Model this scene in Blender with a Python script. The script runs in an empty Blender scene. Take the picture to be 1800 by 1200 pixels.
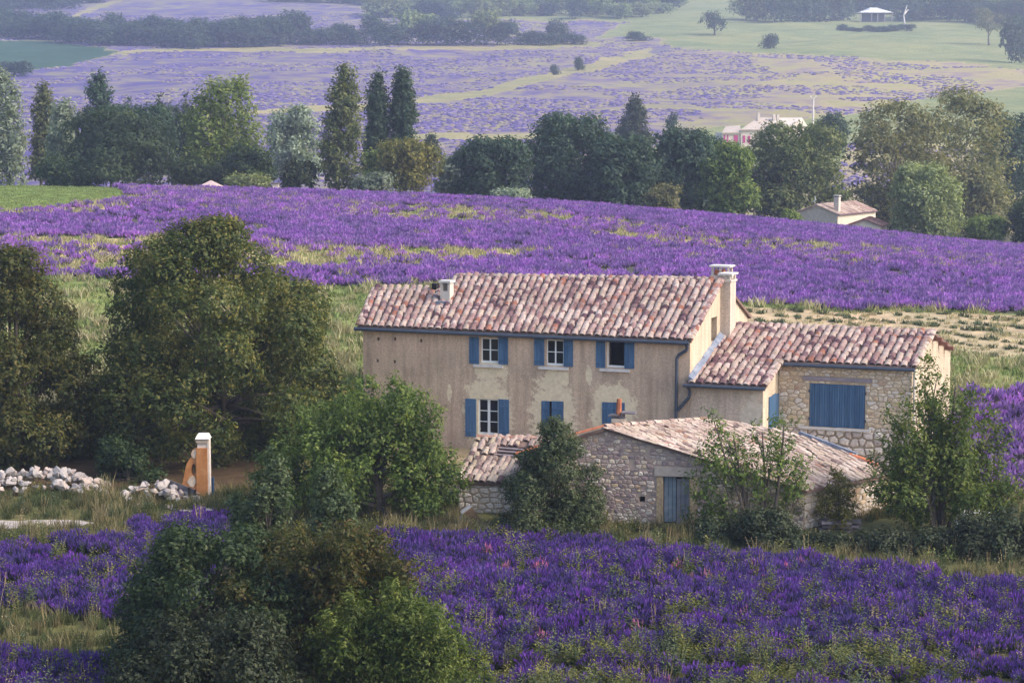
import bpy, math, random
import numpy as np
from mathutils import Vector, Matrix
from mathutils.geometry import tessellate_polygon

random.seed(7)
RNG = np.random.default_rng(7)
SC = bpy.context.scene
COL = SC.collection

# ------------------------------------------------------------------ camera, sky, sun, exposure
CAM_Z = 19.0
FPX = 4180.0                      # focal length in pixels of the 1800 px wide photograph
PITCH = math.atan(450.0 / FPX)
cd = bpy.data.cameras.new('camera')
cam = bpy.data.objects.new('camera', cd)
COL.objects.link(cam)
cam.location = (0, 0, CAM_Z)
cam.rotation_euler = (math.pi / 2 - PITCH, 0, 0)
cd.sensor_width = 36.0
cd.lens = 36.0 * FPX / 1800.0
cd.clip_start = 0.5
cd.clip_end = 9000
SC.camera = cam

SUN_EL, SUN_AZ = math.radians(38), math.radians(112)
world = bpy.data.worlds.new("World")
SC.world = world
world.use_nodes = True
wn = world.node_tree
sky = wn.nodes.new('ShaderNodeTexSky')
sky.sky_type = 'NISHITA'
sky.sun_disc = False
sky.sun_elevation = SUN_EL
sky.sun_rotation = SUN_AZ
sky.altitude = 400
sky.dust_density = 4.0
sky.ozone_density = 0.6
bg = wn.nodes['Background']
bg.inputs[1].default_value = 0.15
wn.links.new(sky.outputs[0], bg.inputs[0])

sl = bpy.data.lights.new('sun', 'SUN')
sl.energy = 1.4
sl.angle = math.radians(18)
sl.color = (1.0, 0.88, 0.74)
so = bpy.data.objects.new('sun', sl)
COL.objects.link(so)
SUN_DIR = Vector((math.sin(SUN_AZ) * math.cos(SUN_EL), math.cos(SUN_AZ) * math.cos(SUN_EL), math.sin(SUN_EL)))
so.rotation_euler = SUN_DIR.to_track_quat('Z', 'Y').to_euler()
so.location = (60, 60, 120)

SC.view_settings.view_transform = 'Standard'
SC.view_settings.look = 'None'
SC.view_settings.exposure = 1.17
SC.view_settings.gamma = 1.0
SC.view_settings.use_curve_mapping = False
SC.render.engine = 'CYCLES'
SC.cycles.volume_bounces = 1
SC.cycles.max_bounces = 6
SC.cycles.diffuse_bounces = 3
SC.cycles.transmission_bounces = 4
SC.cycles.transparent_max_bounces = 4

HAZE_DENSITY = 0.00029

# ------------------------------------------------------------------ geometry helpers
CP, SP = math.cos(PITCH), math.sin(PITCH)
def ray(px, py):
    a, b = (px - 900.0) / FPX, (600.0 - py) / FPX
    return Vector((a, CP + b * SP, -SP + b * CP))
def P(px, py, Y):
    d = ray(px, py)
    return Vector((0, 0, CAM_Z)) + d * (Y / d.y)
def proj(x, y, z):
    z = z - CAM_Z
    f = y * CP - z * SP
    return 900.0 + FPX * x / f, 600.0 - FPX * (y * SP + z * CP) / f
def ppm(Y):
    return FPX / Y

def vnoise(p, freq, seed=0):
    """smooth value noise in 0..1 for an (N,3) array"""
    q = np.asarray(p, float) * freq + seed * 17.13
    i = np.floor(q).astype(np.int64)
    f = q - i
    f = f * f * (3 - 2 * f)
    def h(a, b, c):
        n = (a * 374761393 + b * 668265263 + c * 2147483647 + seed * 974711) & 0xffffffff
        n = ((n ^ (n >> 13)) * 1274126177) & 0xffffffff
        return ((n ^ (n >> 16)) & 0xffff) / 65535.0
    x, y, z = i[:, 0], i[:, 1], i[:, 2]
    u, v, w = f[:, 0], f[:, 1], f[:, 2]
    def L(a, b, t): return a + (b - a) * t
    return L(L(L(h(x, y, z), h(x + 1, y, z), u), L(h(x, y + 1, z), h(x + 1, y + 1, z), u), v),
             L(L(h(x, y, z + 1), h(x + 1, y, z + 1), u), L(h(x, y + 1, z + 1), h(x + 1, y + 1, z + 1), u), v), w)

# ------------------------------------------------------------------ the lie of the land
TD = [1, 60, 95, 100, 104, 108, 112, 118, 125, 135, 150, 170, 200, 230, 250, 260, 268, 280, 300, 340, 400, 480, 600, 800, 1000, 1200, 1500, 1900, 2600, 4500]
TZ = {  # height at image columns 0 450 900 1350 1800
 1: [0]*5, 60: [0]*5, 95: [0]*5, 100: [0]*5, 104: [0, 0, .1, .1, .15], 108: [.2, .2, .45, .5, .5], 112: [.4, .4, .8, 1.0, 1.1],
 118: [.9, .9, 1.4, 1.9, 2.1], 125: [2.2, 2.1, 2.6, 3.0, 3.1], 135: [4.3, 4.2, 4.2, 3.9, 3.9], 150: [6.7, 6.4, 5.8, 4.7, 4.6],
 170: [6.9, 6.6, 5.8, 4.5, 4.1], 200: [7.1, 6.6, 5.6, 4.2, 3.2], 230: [7.7, 7.1, 6.1, 4.4, 2.4], 250: [7.9, 7.3, 6.3, 4.1, 1.4],
 260: [8.0, 7.4, 6.4, 4.15, 1.0], 268: [7.8, 7.2, 6.1, 3.8, .5], 280: [6.8, 6.2, 5.1, 2.6, -.4], 300: [5, 4.6, 3.6, 1.5, -1.2],
 340: [2, 1.6, .8, -.5, -2], 400: [0, 0, -.5, -1, -1.5], 480: [1.8]*5, 600: [6.8]*5, 800: [16]*5, 1000: [30]*5, 1200: [45]*5,
 1500: [67]*5, 1900: [100]*5, 2600: [150]*5, 4500: [165]*5}
LD0, LD1, ND = math.log(1.0), math.log(4500.0), 1500
ldg = np.linspace(LD0, LD1, ND)
UG = np.linspace(-600, 2400, 151)
cols = [np.interp(ldg, np.log(TD), [TZ[d][k] for d in TD]) for k in range(5)]
def smooth1(a, w, axis):
    k = np.hanning(w + 2)[1:-1]; k /= k.sum()
    pad = [(0, 0), (0, 0)]; pad[axis] = (w // 2, w // 2)
    b = np.pad(a, pad, mode='edge')
    return np.apply_along_axis(lambda r: np.convolve(r, k, 'valid'), axis, b)
GRID = np.stack([np.interp(UG, [0, 450, 900, 1350, 1800], [c[i] for c in cols]) for i in range(ND)])
GRID = smooth1(smooth1(GRID, 9, 0), 21, 1)
def gz(x, y):
    x = np.asarray(x, float); y = np.maximum(np.asarray(y, float), 1.01)
    u = np.clip((900 + FPX * x / np.maximum(y, 20) - UG[0]) / (UG[1] - UG[0]), 0, len(UG) - 1.001)
    d = np.clip((np.log(y) - LD0) / (LD1 - LD0) * (ND - 1), 0, ND - 1.001)
    i, j = d.astype(int), u.astype(int)
    a, b = d - i, u - j
    z = (GRID[i, j] * (1 - a) * (1 - b) + GRID[i + 1, j] * a * (1 - b) + GRID[i, j + 1] * (1 - a) * b + GRID[i + 1, j + 1] * a * b)
    p = np.stack([x.ravel(), y.ravel(), 0 * x.ravel()], 1)
    bump = (vnoise(p, .25, 3) - .5) * .16 + (vnoise(p, .03, 4) - .5) * np.clip((y.ravel() - 300) / 500, 0, 1) * 3.0
    return z + bump.reshape(x.shape)
def gz1(x, y): return float(gz(np.array([x]), np.array([y]))[0])
def on_ground(px, py, d0, d1):
    """the point between depths d0 and d1 where the ground is seen at image point px,py"""
    ys = np.exp(np.linspace(math.log(d0), math.log(d1), 400))
    xs = (px - 900) / FPX * ys * 1.0
    X, Yp = proj(xs, ys, gz(xs, ys))
    k = int(np.argmin(np.abs(Yp - py)))
    y = float(ys[k]); x = (px - 900) / FPX * (y * CP + (CAM_Z - gz1(xs[k], y)) * SP)
    return Vector((x, y, gz1(x, y)))
def at_ground(px, Y):
    x = (px - 900) / FPX * Y * 1.0
    for _ in range(2):
        x = (px - 900) / FPX * (Y * CP + (CAM_Z - gz1(x, Y)) * SP)
    return Vector((x, Y, gz1(x, Y)))

# ------------------------------------------------------------------ objects, names, properties
def link(o, parent=None):
    COL.objects.link(o)
    if parent is not None: o.parent = parent
    return o
def tag(o, label=None, cat=None, group=None, kind=None):
    if label: o['label'] = label
    if cat: o['category'] = cat
    if group: o['group'] = group
    if kind: o['kind'] = kind
    return o
def empty(name, loc, rz=0.0, label=None, cat=None, group=None):
    o = bpy.data.objects.new(name, None)
    o.location = loc; o.rotation_euler = (0, 0, rz); o.empty_display_size = .3
    link(o)
    return tag(o, label, cat, group)
def quads_mesh(name, v, q, mat, attrs=None):
    """fast mesh of quads: v (N,3), q (M,4); attrs = {name: per-vertex floats}"""
    v = np.ascontiguousarray(v, np.float32); q = np.ascontiguousarray(q, np.int32)
    me = bpy.data.meshes.new(name)
    me.vertices.add(len(v)); me.vertices.foreach_set('co', v.ravel())
    me.loops.add(q.size); me.loops.foreach_set('vertex_index', q.ravel())
    me.polygons.add(len(q))
    me.polygons.foreach_set('loop_start', np.arange(0, q.size, 4, dtype=np.int32))
    me.polygons.foreach_set('loop_total', np.full(len(q), 4, np.int32))
    me.update(calc_edges=True)
    for k, a in (attrs or {}).items():
        a = np.asarray(a, np.float32)
        if a.ndim == 1:
            t = me.attributes.new(k, 'FLOAT', 'POINT'); t.data.foreach_set('value', a)
        else:
            t = me.attributes.new(k, 'FLOAT_COLOR', 'POINT')
            t.data.foreach_set('color', np.concatenate([a, np.ones((len(a), 1), np.float32)], 1).astype(np.float32).ravel())
    me.materials.append(mat)
    return me
class MB:
    def __init__(s): s.v, s.f = [], []
    def add(s, v, f):
        n = len(s.v); s.v += [tuple(p) for p in v]; s.f += [tuple(i + n for i in g) for g in f]
    def box(s, x0, x1, y0, y1, z0, z1, m=None):
        v = [Vector((x, y, z)) for z in (z0, z1) for y in (y0, y1) for x in (x0, x1)]
        if m is not None: v = [m @ p for p in v]
        s.add(v, [(0, 2, 3, 1), (4, 5, 7, 6), (0, 1, 5, 4), (2, 6, 7, 3), (0, 4, 6, 2), (1, 3, 7, 5)])
    def tube(s, pts, rad, n=7, cap=True):
        pts = [Vector(p) for p in pts]
        if not hasattr(rad, '__len__'): rad = [rad] * len(pts)
        base = len(s.v)
        ref = None
        for i, p in enumerate(pts):
            t = (pts[min(i + 1, len(pts) - 1)] - pts[max(i - 1, 0)]).normalized()
            if ref is None:
                ref = t.orthogonal().normalized()
            ref = (ref - t * ref.dot(t)).normalized()
            b = t.cross(ref)
            for k in range(n):
                a = 2 * math.pi * k / n
                s.v.append(tuple(p + (ref * math.cos(a) + b * math.sin(a)) * rad[i]))
        for i in range(len(pts) - 1):
            for k in range(n):
                a, b2 = base + i * n + k, base + i * n + (k + 1) % n
                s.f.append((a, b2, b2 + n, a + n))
        if cap:
            s.f.append(tuple(base + k for k in reversed(range(n))))
            e = base + (len(pts) - 1) * n
            s.f.append(tuple(e + k for k in range(n)))
    def prism(s, outer, holes, to3, depth):
        """flat outline with holes, given depth; to3(x, y, d) places it"""
        loops = [list(outer)] + [list(h) for h in holes]
        tris = tessellate_polygon([[Vector((p[0], p[1], 0)) for p in l] for l in loops])
        flat = [p for l in loops for p in l]
        n = len(s.v); N = len(flat)
        s.v += [tuple(to3(p[0], p[1], 0.0)) for p in flat] + [tuple(to3(p[0], p[1], depth)) for p in flat]
        for t in tris:
            a, b, c = [Vector(flat[k]) for k in t]
            if (b - a).cross(c - a) > 0: t = (t[0], t[2], t[1])   # the seen side looks towards d < 0
            s.f.append((n + t[0], n + t[2], n + t[1])); s.f.append((n + N + t[0], n + N + t[1], n + N + t[2]))
        o = 0
        for l in loops:
            m = len(l)
            for k in range(m):
                a, b = n + o + k, n + o + (k + 1) % m
                s.f.append((a, b, b + N, a + N))
            o += m
    def mesh(s, name, mat, smooth=False):
        me = bpy.data.meshes.new(name)
        me.from_pydata(s.v, [], s.f); me.materials.append(mat)
        if smooth: me.shade_smooth()
        return me
    def build(s, name, mat, parent=None, smooth=False, fix=True):
        me = s.mesh(name, mat, smooth)
        if fix:
            import bmesh
            b = bmesh.new(); b.from_mesh(me); bmesh.ops.recalc_face_normals(b, faces=b.faces); b.to_mesh(me); b.free()
        return link(bpy.data.objects.new(name, me), parent)

class Frame:
    """a building's own axes: x along its front (to the photo's right), y into the building, z up"""
    def __init__(s, o, th):
        s.o = Vector(o); s.th = th
        s.ex = Vector((math.cos(th), -math.sin(th), 0)); s.ey = Vector((math.sin(th), math.cos(th), 0))
    def L(s, p):
        d = Vector(p) - s.o
        return Vector((d.dot(s.ex), d.dot(s.ey), d.z))
    def W(s, p): return s.o + s.ex * p[0] + s.ey * p[1] + Vector((0, 0, p[2]))
    def lray(s, px, py):
        d = ray(px, py)
        return s.L(Vector((0, 0, CAM_Z))), Vector((d.dot(s.ex), d.dot(s.ey), d.z))
    def onY(s, px, py, y0):
        o, d = s.lray(px, py); t = (y0 - o.y) / d.y; q = o + d * t
        return q.x, q.z
    def onX(s, px, py, x0):
        o, d = s.lray(px, py); t = (x0 - o.x) / d.x; q = o + d * t
        return q.y, q.z
    def onplane(s, px, py, p0, n):
        o, d = s.lray(px, py); p0 = Vector(p0); n = Vector(n)
        return o + d * ((p0 - o).dot(n) / d.dot(n))

# ------------------------------------------------------------------ material helpers
class NT:
    def __init__(s, name):
        s.m = bpy.data.materials.new(name); s.m.use_nodes = True
        s.t = s.m.node_tree; s.b = s.t.nodes['Principled BSDF']; s.out = s.t.nodes['Material Output']
        s.b.inputs['Roughness'].default_value = .85
        s.b.inputs['Specular IOR Level'].default_value = .25
    def set(s, sock, val):
        if isinstance(val, bpy.types.NodeSocket): s.t.links.new(val, sock)
        elif hasattr(val, '__len__') and len(val) == 3 and sock.type == 'RGBA': sock.default_value = (*val, 1)
        else: sock.default_value = val
    def n(s, typ, out=0, **kw):
        nd = s.t.nodes.new(typ); s.last = nd
        for k, v in kw.items():
            if k.startswith('i_'):
                key = k[2:]
                s.set(nd.inputs[int(key)] if key.isdigit() else nd.inputs[key], v)
            else: setattr(nd, k, v)
        return nd.outputs[out]
    def math(s, op, a, b=0.0, clamp=False):
        return s.n('ShaderNodeMath', operation=op, use_clamp=clamp, i_0=a, i_1=b)
    def coord(s, which='Object'):
        nd = s.t.nodes.new('ShaderNodeTexCoord'); return nd.outputs[which]
    def pos(s):
        nd = s.t.nodes.new('ShaderNodeNewGeometry'); return nd.outputs['Position']
    def noise(s, vec, scale, detail=3.0, rough=.55, dist=0.0):
        return s.n('ShaderNodeTexNoise', i_Vector=vec, i_Scale=scale, i_Detail=detail, i_Roughness=rough, i_Distortion=dist)
    def ramp(s, fac, stops, interp='LINEAR'):
        nd = s.t.nodes.new('ShaderNodeValToRGB'); cr = nd.color_ramp; cr.interpolation = interp
        while len(cr.elements) < len(stops): cr.elements.new(.5)
        for e, (p, c) in zip(cr.elements, stops): e.position = p; e.color = (*c, 1) if len(c) == 3 else c
        s.set(nd.inputs[0], fac); return nd.outputs[0]
    def mix(s, f, a, b, blend='MIX'):
        nd = s.t.nodes.new('ShaderNodeMix'); nd.data_type = 'RGBA'; nd.blend_type = blend
        s.set(nd.inputs[0], f); s.set(nd.inputs[6], a); s.set(nd.inputs[7], b); return nd.outputs[2]
    def attr(s, name, out='Fac'):
        nd = s.t.nodes.new('ShaderNodeAttribute'); nd.attribute_name = name; return nd.outputs[out]
    def rnd(s):
        """one random number per piece, whether it is an object of its own or an island of a joined mesh"""
        a = s.t.nodes.new('ShaderNodeObjectInfo').outputs['Random']
        b = s.t.nodes.new('ShaderNodeNewGeometry').outputs['Random Per Island']
        return s.math('FRACT', s.math('ADD', a, b))
    def mr(s, v, a, b, c=0.0, d=1.0):
        return s.n('ShaderNodeMapRange', i_0=v, i_1=a, i_2=b, i_3=c, i_4=d)
    def bump(s, h, strength=.4, dist=.03):
        s.set(s.b.inputs['Normal'], s.n('ShaderNodeBump', i_Strength=strength, i_Distance=dist, i_Height=h))
    def color(s, c): s.set(s.b.inputs['Base Color'], c); return s

def simple(name, c1, c2, scale=6.0, rough=.85, bump=.25, bscale=None, spec=.25, dist=.02):
    t = NT(name); p = t.coord()
    nz = t.noise(p, scale, 5.0)
    t.color(t.ramp(nz, [(.3, c1), (.7, c2)]))
    t.b.inputs['Roughness'].default_value = rough; t.b.inputs['Specular IOR Level'].default_value = spec
    if bump: t.bump(t.noise(p, bscale or scale * 5, 4.0), bump, dist)
    return t.m
def leaf_mat(name, dark, mid, light, trans=.38, rough=.6):
    t = NT(name)
    tint = t.attr('tint')
    c = t.ramp(tint, [(0.0, dark), (.5, mid), (1.0, light)])
    oi = t.t.nodes.new('ShaderNodeObjectInfo').outputs['Random']
    c = t.n('ShaderNodeHueSaturation', i_Hue=t.mr(oi, 0, 1, .488, .512), i_Value=t.mr(oi, 0, 1, .85, 1.15), i_Color=c)
    t.color(c)
    t.b.inputs['Roughness'].default_value = rough; t.b.inputs['Specular IOR Level'].default_value = .3
    tr = t.n('ShaderNodeBsdfTranslucent', i_Color=t.mix(1.0, c, (1.25, 1.2, .6), 'MULTIPLY'))
    mx = t.n('ShaderNodeMixShader', i_0=trans, i_1=t.b.outputs[0], i_2=tr)
    t.t.links.new(mx, t.out.inputs[0])
    return t.m

# ------------------------------------------------------------------ land cover: which crop or grass grows where
def inpoly(px, py, poly):
    r = np.zeros(px.shape, bool); n = len(poly)
    for i in range(n):
        x0, y0 = poly[i]; x1, y1 = poly[(i + 1) % n]
        if y0 == y1: continue
        c = ((y0 > py) != (y1 > py)) & (px < (x1 - x0) * (py - y0) / (y1 - y0) + x0)
        r ^= c
    return r
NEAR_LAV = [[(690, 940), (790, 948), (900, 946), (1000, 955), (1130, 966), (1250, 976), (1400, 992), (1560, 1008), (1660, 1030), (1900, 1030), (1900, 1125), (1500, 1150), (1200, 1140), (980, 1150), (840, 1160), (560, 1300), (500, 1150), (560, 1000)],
            [(-120, 968), (100, 958), (200, 962), (255, 918), (335, 900), (420, 905), (420, 960), (330, 1100), (190, 1098), (60, 1078), (-120, 1075)],
            [(-120, 1150), (60, 1158), (170, 1172), (300, 1260), (-120, 1300)]]
MIX_LAV = [[(1900, 1120), (1500, 1150), (1200, 1140), (980, 1150), (840, 1160), (560, 1300), (1900, 1320)]]
SIDE_LAV = [[(1700, 688), (1740, 690), (1900, 692), (1900, 872), (1770, 872), (1700, 850), (1670, 760)]]
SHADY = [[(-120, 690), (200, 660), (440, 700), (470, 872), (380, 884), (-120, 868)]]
YARD = [[(620, 700), (1620, 690), (1640, 800), (1620, 905), (1420, 905), (620, 880)]]
MID_EDGE = [(-200, 484), (190, 489), (450, 496), (560, 506), (760, 500), (1000, 512), (1290, 531), (1500, 546), (2000, 553)]
MID_LAV = [[(-200, 280), (2000, 280)] + MID_EDGE[::-1]]
MID_GRASS = [[(-200, 280), (60, 290), (215, 331), (240, 345), (170, 356), (60, 369), (-200, 374)]]
MID_STRAW = [[(215, 329), (330, 334), (420, 340), (600, 352), (800, 366), (1000, 378), (1000, 402), (800, 394), (620, 386), (440, 376), (300, 364), (230, 362), (120, 376), (-200, 388), (-200, 372), (60, 368), (170, 355), (240, 345)],
             [(1000, 382), (1200, 404), (1400, 426), (1560, 438), (1800, 460), (1800, 486), (1560, 466), (1400, 456), (1200, 434), (1000, 408)],
             [(-200, 414), (250, 417), (480, 427), (760, 437), (1000, 446), (760, 470), (480, 478), (0, 482), (-200, 482)]]
STUBBLE = [[(1250, 533), (1500, 548), (2000, 556), (2000, 640), (1760, 628), (1640, 616), (1280, 590)]]
FAR_TEAL = [[(-300, 68), (60, 72), (218, 86), (170, 103), (110, 118), (50, 126), (-300, 128)]]
FAR_STRAW = [[(720, 174), (840, 160), (960, 132), (1050, 108), (1170, 78), (1190, 86), (1060, 122), (960, 146), (840, 172), (740, 184)],
             [(180, 92), (260, 86), (350, 87), (350, 91), (260, 91), (200, 98)],
             [(350, 84), (620, 84), (1050, 76), (1050, 82), (620, 90), (350, 90)],
             [(130, 24), (190, 4), (210, 0), (216, 4), (160, 20), (140, 30)],
             [(440, 198), (560, 186), (720, 176), (720, 186), (560, 196), (440, 205)],
             [(700, 236), (860, 234), (960, 240), (960, 246), (700, 246)]]
FAR_MEADOW = [[(1160, 66), (1300, 40), (1500, 44), (2100, 36), (2100, 122), (1790, 122), (1640, 108), (1400, 96), (1180, 84)],
              [(1470, 204), (1600, 180), (1800, 152), (2100, 120), (2100, 240), (1480, 250)],
              [(1120, 268), (1240, 226), (1420, 206), (1500, 206), (1480, 290), (1130, 290)],
              [(640, -60), (2100, -80), (2100, 40), (1150, 68), (1040, 66), (1100, 40), (640, 30)]]
def anyin(px, py, polys):
    r = np.zeros(px.shape, bool)
    for q in polys: r |= inpoly(px, py, q)
    return r
def jitter(x, y, z, px, py):
    p = np.stack([x, y, 0 * x], 1)
    s = np.clip(y / 110.0, .6, 8)
    f = .16
    jx = (vnoise(p / np.maximum(s, 1)[:, None] * 1.0, f * 3, 11) - .5) * 26 + (vnoise(p, .05, 13) - .5) * np.where(y > 400, 22, 0)
    jy = (vnoise(p / np.maximum(s, 1)[:, None] * 1.0, f * 3, 12) - .5) * 9
    return px + jx, py + jy

def cover(x, y, z):
    """albedo (N,3) and share of lavender (N) of the land at world points"""
    px, py = proj(x, y, z)
    px, py = jitter(x, y, z, px, py)
    N = len(x)
    c = np.empty((N, 3)); lav = np.zeros(N)
    near, mid, far = y < 128, (y >= 128) & (y < 330), y >= 330
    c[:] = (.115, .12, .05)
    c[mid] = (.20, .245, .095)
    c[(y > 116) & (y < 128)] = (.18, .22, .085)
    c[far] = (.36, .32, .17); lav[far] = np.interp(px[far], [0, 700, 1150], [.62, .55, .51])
    def put(mask, polys, col, l=0.0):
        m = mask & anyin(px, py, polys)
        c[m] = col; lav[m] = l
        return m
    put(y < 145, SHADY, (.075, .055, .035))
    put(near, YARD, (.26, .21, .15))
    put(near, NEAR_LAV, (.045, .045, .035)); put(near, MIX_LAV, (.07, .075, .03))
    put(y < 132, SIDE_LAV, (.10, .07, .12))
    put(mid, MID_LAV, (.085, .085, .075)); put(mid, MID_STRAW, (.42, .37, .20)); put(mid, MID_GRASS, (.16, .23, .06))
    put((y > 120) & (y < 160), STUBBLE, (.46, .37, .26))
    put(far, FAR_TEAL, (.035, .085, .055)); put(far, FAR_STRAW, (.28, .27, .15), .12); put(far, FAR_MEADOW, (.20, .235, .115))
    right = far & (px > 1150) & (lav > 0); lav[right] = np.clip(.51 - (px[right] - 1150) / 2600, .37, .51)
    return c, lav

# ------------------------------------------------------------------ ground sheet
def build_ground():
    us = np.concatenate([np.linspace(-2600, -150, 26)[:-1], np.linspace(-150, 1950, 351), np.linspace(1950, 4400, 26)[1:]])
    ds = np.concatenate([[2, 20, 40], np.exp(np.linspace(math.log(58), math.log(2400), 520)), [3000, 4500]])
    U, D = np.meshgrid(us, ds)
    X = (U - 900) / FPX * np.maximum(D, 60) * 1.0
    Z = gz(X, D)
    x, y, z = X.ravel(), D.ravel(), Z.ravel()
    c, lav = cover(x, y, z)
    nr, nc = U.shape
    i = np.arange((nr - 1) * nc).reshape(nr - 1, nc)[:, :-1].ravel()
    q = np.stack([i, i + 1, i + nc + 1, i + nc], 1)
    t = NT('land_cover')
    p = t.pos()
    base = t.attr('base', 'Color'); lv = t.attr('lav')
    n1 = t.noise(p, .9, 6.0, .65); n2 = t.noise(p, .11, 4.0, .6); n3 = t.noise(p, .035, 5.0, .65, .6)
    base = t.mix(1.0, base, t.ramp(n1, [(.25, (.62, .62, .62)), (.75, (1.38, 1.36, 1.3))]), 'MULTIPLY')
    base = t.mix(1.0, base, t.ramp(n2, [(.3, (.82, .86, .8)), (.7, (1.2, 1.14, 1.1))]), 'MULTIPLY')
    base = t.mix(1.0, base, t.ramp(n3, [(.36, (.80, .86, .80)), (.62, (1.22, 1.10, 1.06))]), 'MULTIPLY')
    f = t.math('ADD', t.math('MULTIPLY', t.math('SUBTRACT', n3, .5), 2.6), t.math('MULTIPLY', t.math('SUBTRACT', n2, .5), 2.2))
    f = t.math('ADD', f, t.math('MULTIPLY', t.math('SUBTRACT', n1, .5), 1.4))
    f = t.math('MULTIPLY', t.math('ADD', t.math('MULTIPLY', t.math('SUBTRACT', lv, .5), 3.0), t.math('ADD', f, .5), clamp=True),
               t.math('GREATER_THAN', lv, .02))
    lc = t.ramp(n1, [(.3, (.055, .045, .15)), (.7, (.125, .098, .26))])
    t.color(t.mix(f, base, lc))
    t.b.inputs['Roughness'].default_value = .95; t.b.inputs['Specular IOR Level'].default_value = .1
    t.bump(n1, .5, .15)
    me = quads_mesh('ground', np.stack([x, y, z], 1), q, t.m, {'base': c, 'lav': lav})
    me.shade_smooth()
    o = link(bpy.data.objects.new('ground', me)); o['kind'] = 'structure'
build_ground()

def draped_path():
    m = MB()
    for edge_t, edge_b in (([(-60, 919), (0, 916), (60, 915), (120, 914), (165, 918)], [(-60, 931), (0, 930), (60, 931), (120, 926), (165, 921)]),
                           ([(190, 884), (260, 886), (330, 890), (395, 892)], [(190, 888), (260, 891), (330, 899), (395, 899)])):
        n = 26; rows = []
        for i in range(n + 1):
            u = i / n
            k = u * (len(edge_t) - 1); j = min(int(k), len(edge_t) - 2); f = k - j
            a = [edge_t[j][c] * (1 - f) + edge_t[j + 1][c] * f for c in (0, 1)]; b = [edge_b[j][c] * (1 - f) + edge_b[j + 1][c] * f for c in (0, 1)]
            a[1] += random.uniform(-1, 1); b[1] += random.uniform(-1.6, 1.6)
            row = []
            for v in range(5):
                g = on_ground(a[0] + (b[0] - a[0]) * v / 4, a[1] + (b[1] - a[1]) * v / 4, 95, 118)
                row.append((g.x, g.y, g.z + .03))
            rows.append(row)
        base = len(m.v)
        for r in rows: m.v += r
        for i in range(n):
            for v in range(4):
                a = base + i * 5 + v; m.f.append((a, a + 5, a + 6, a + 1))
    o = m.build('gravel_path', simple('pale_gravel', (.32, .27, .245), (.56, .50, .46), 2.5, .95, .6, 12))
    o['kind'] = 'structure'
draped_path()

# ------------------------------------------------------------------ scattered plants (stuff)
def scatter(name, pts, scl, rot, idx, protos):
    """one object that stands copies of the prototype plants on its points"""
    col = bpy.data.collections.new(name + '_kinds')
    for k, me in enumerate(protos):
        o = bpy.data.objects.new('%s_kind_%02d' % (name, k), me); col.objects.link(o)
    me = bpy.data.meshes.new(name)
    pts = np.asarray(pts, np.float32)
    me.vertices.add(len(pts)); me.vertices.foreach_set('co', pts.ravel())
    for nm, ty, arr in (('idx', 'INT', np.asarray(idx, np.int32)), ('scl', 'FLOAT_VECTOR', np.asarray(scl, np.float32)), ('rot', 'FLOAT_VECTOR', np.asarray(rot, np.float32))):
        a = me.attributes.new(nm, ty, 'POINT')
        a.data.foreach_set('vector' if ty == 'FLOAT_VECTOR' else 'value', arr.ravel())
    o = link(bpy.data.objects.new(name, me))
    g = bpy.data.node_groups.new(name, 'GeometryNodeTree')
    g.interface.new_socket('Geometry', in_out='INPUT', socket_type='NodeSocketGeometry')
    g.interface.new_socket('Geometry', in_out='OUTPUT', socket_type='NodeSocketGeometry')
    N, L = g.nodes, g.links.new
    gi, go = N.new('NodeGroupInput'), N.new('NodeGroupOutput')
    iop, ci, mp = N.new('GeometryNodeInstanceOnPoints'), N.new('GeometryNodeCollectionInfo'), N.new('GeometryNodeMeshToPoints')
    ci.inputs[0].default_value = col
    ci.inputs['Separate Children'].default_value = True; ci.inputs['Reset Children'].default_value = True
    iop.inputs['Pick Instance'].default_value = True
    def na(nm, ty):
        a = N.new('GeometryNodeInputNamedAttribute'); a.data_type = ty; a.inputs[0].default_value = nm; return a.outputs[0]
    L(gi.outputs[0], mp.inputs[0]); L(mp.outputs[0], iop.inputs['Points']); L(ci.outputs[0], iop.inputs['Instance'])
    L(na('idx', 'INT'), iop.inputs['Instance Index']); L(na('scl', 'FLOAT_VECTOR'), iop.inputs['Scale']); L(na('rot', 'FLOAT_VECTOR'), iop.inputs['Rotation'])
    L(iop.outputs[0], go.inputs[0])
    md = o.modifiers.new('stand', 'NODES'); md.node_group = g
    o['kind'] = 'stuff'
    return o
def stand(name, x, y, protos, s0=.8, s1=1.25, tilt=.12, sink=.02, sz=None):
    n = len(x); z = gz(x, y) - sink
    s = RNG.uniform(s0, s1, n)
    S = np.stack([s, s, s * RNG.uniform(.8, 1.2, n)], 1) if sz is None else np.stack([s, s, s * sz], 1)
    R = np.stack([RNG.normal(0, tilt, n), RNG.normal(0, tilt, n), RNG.uniform(0, 6.28, n)], 1)
    return scatter(name, np.stack([x, y, z], 1), S, R, RNG.integers(0, len(protos), n), protos)

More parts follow.
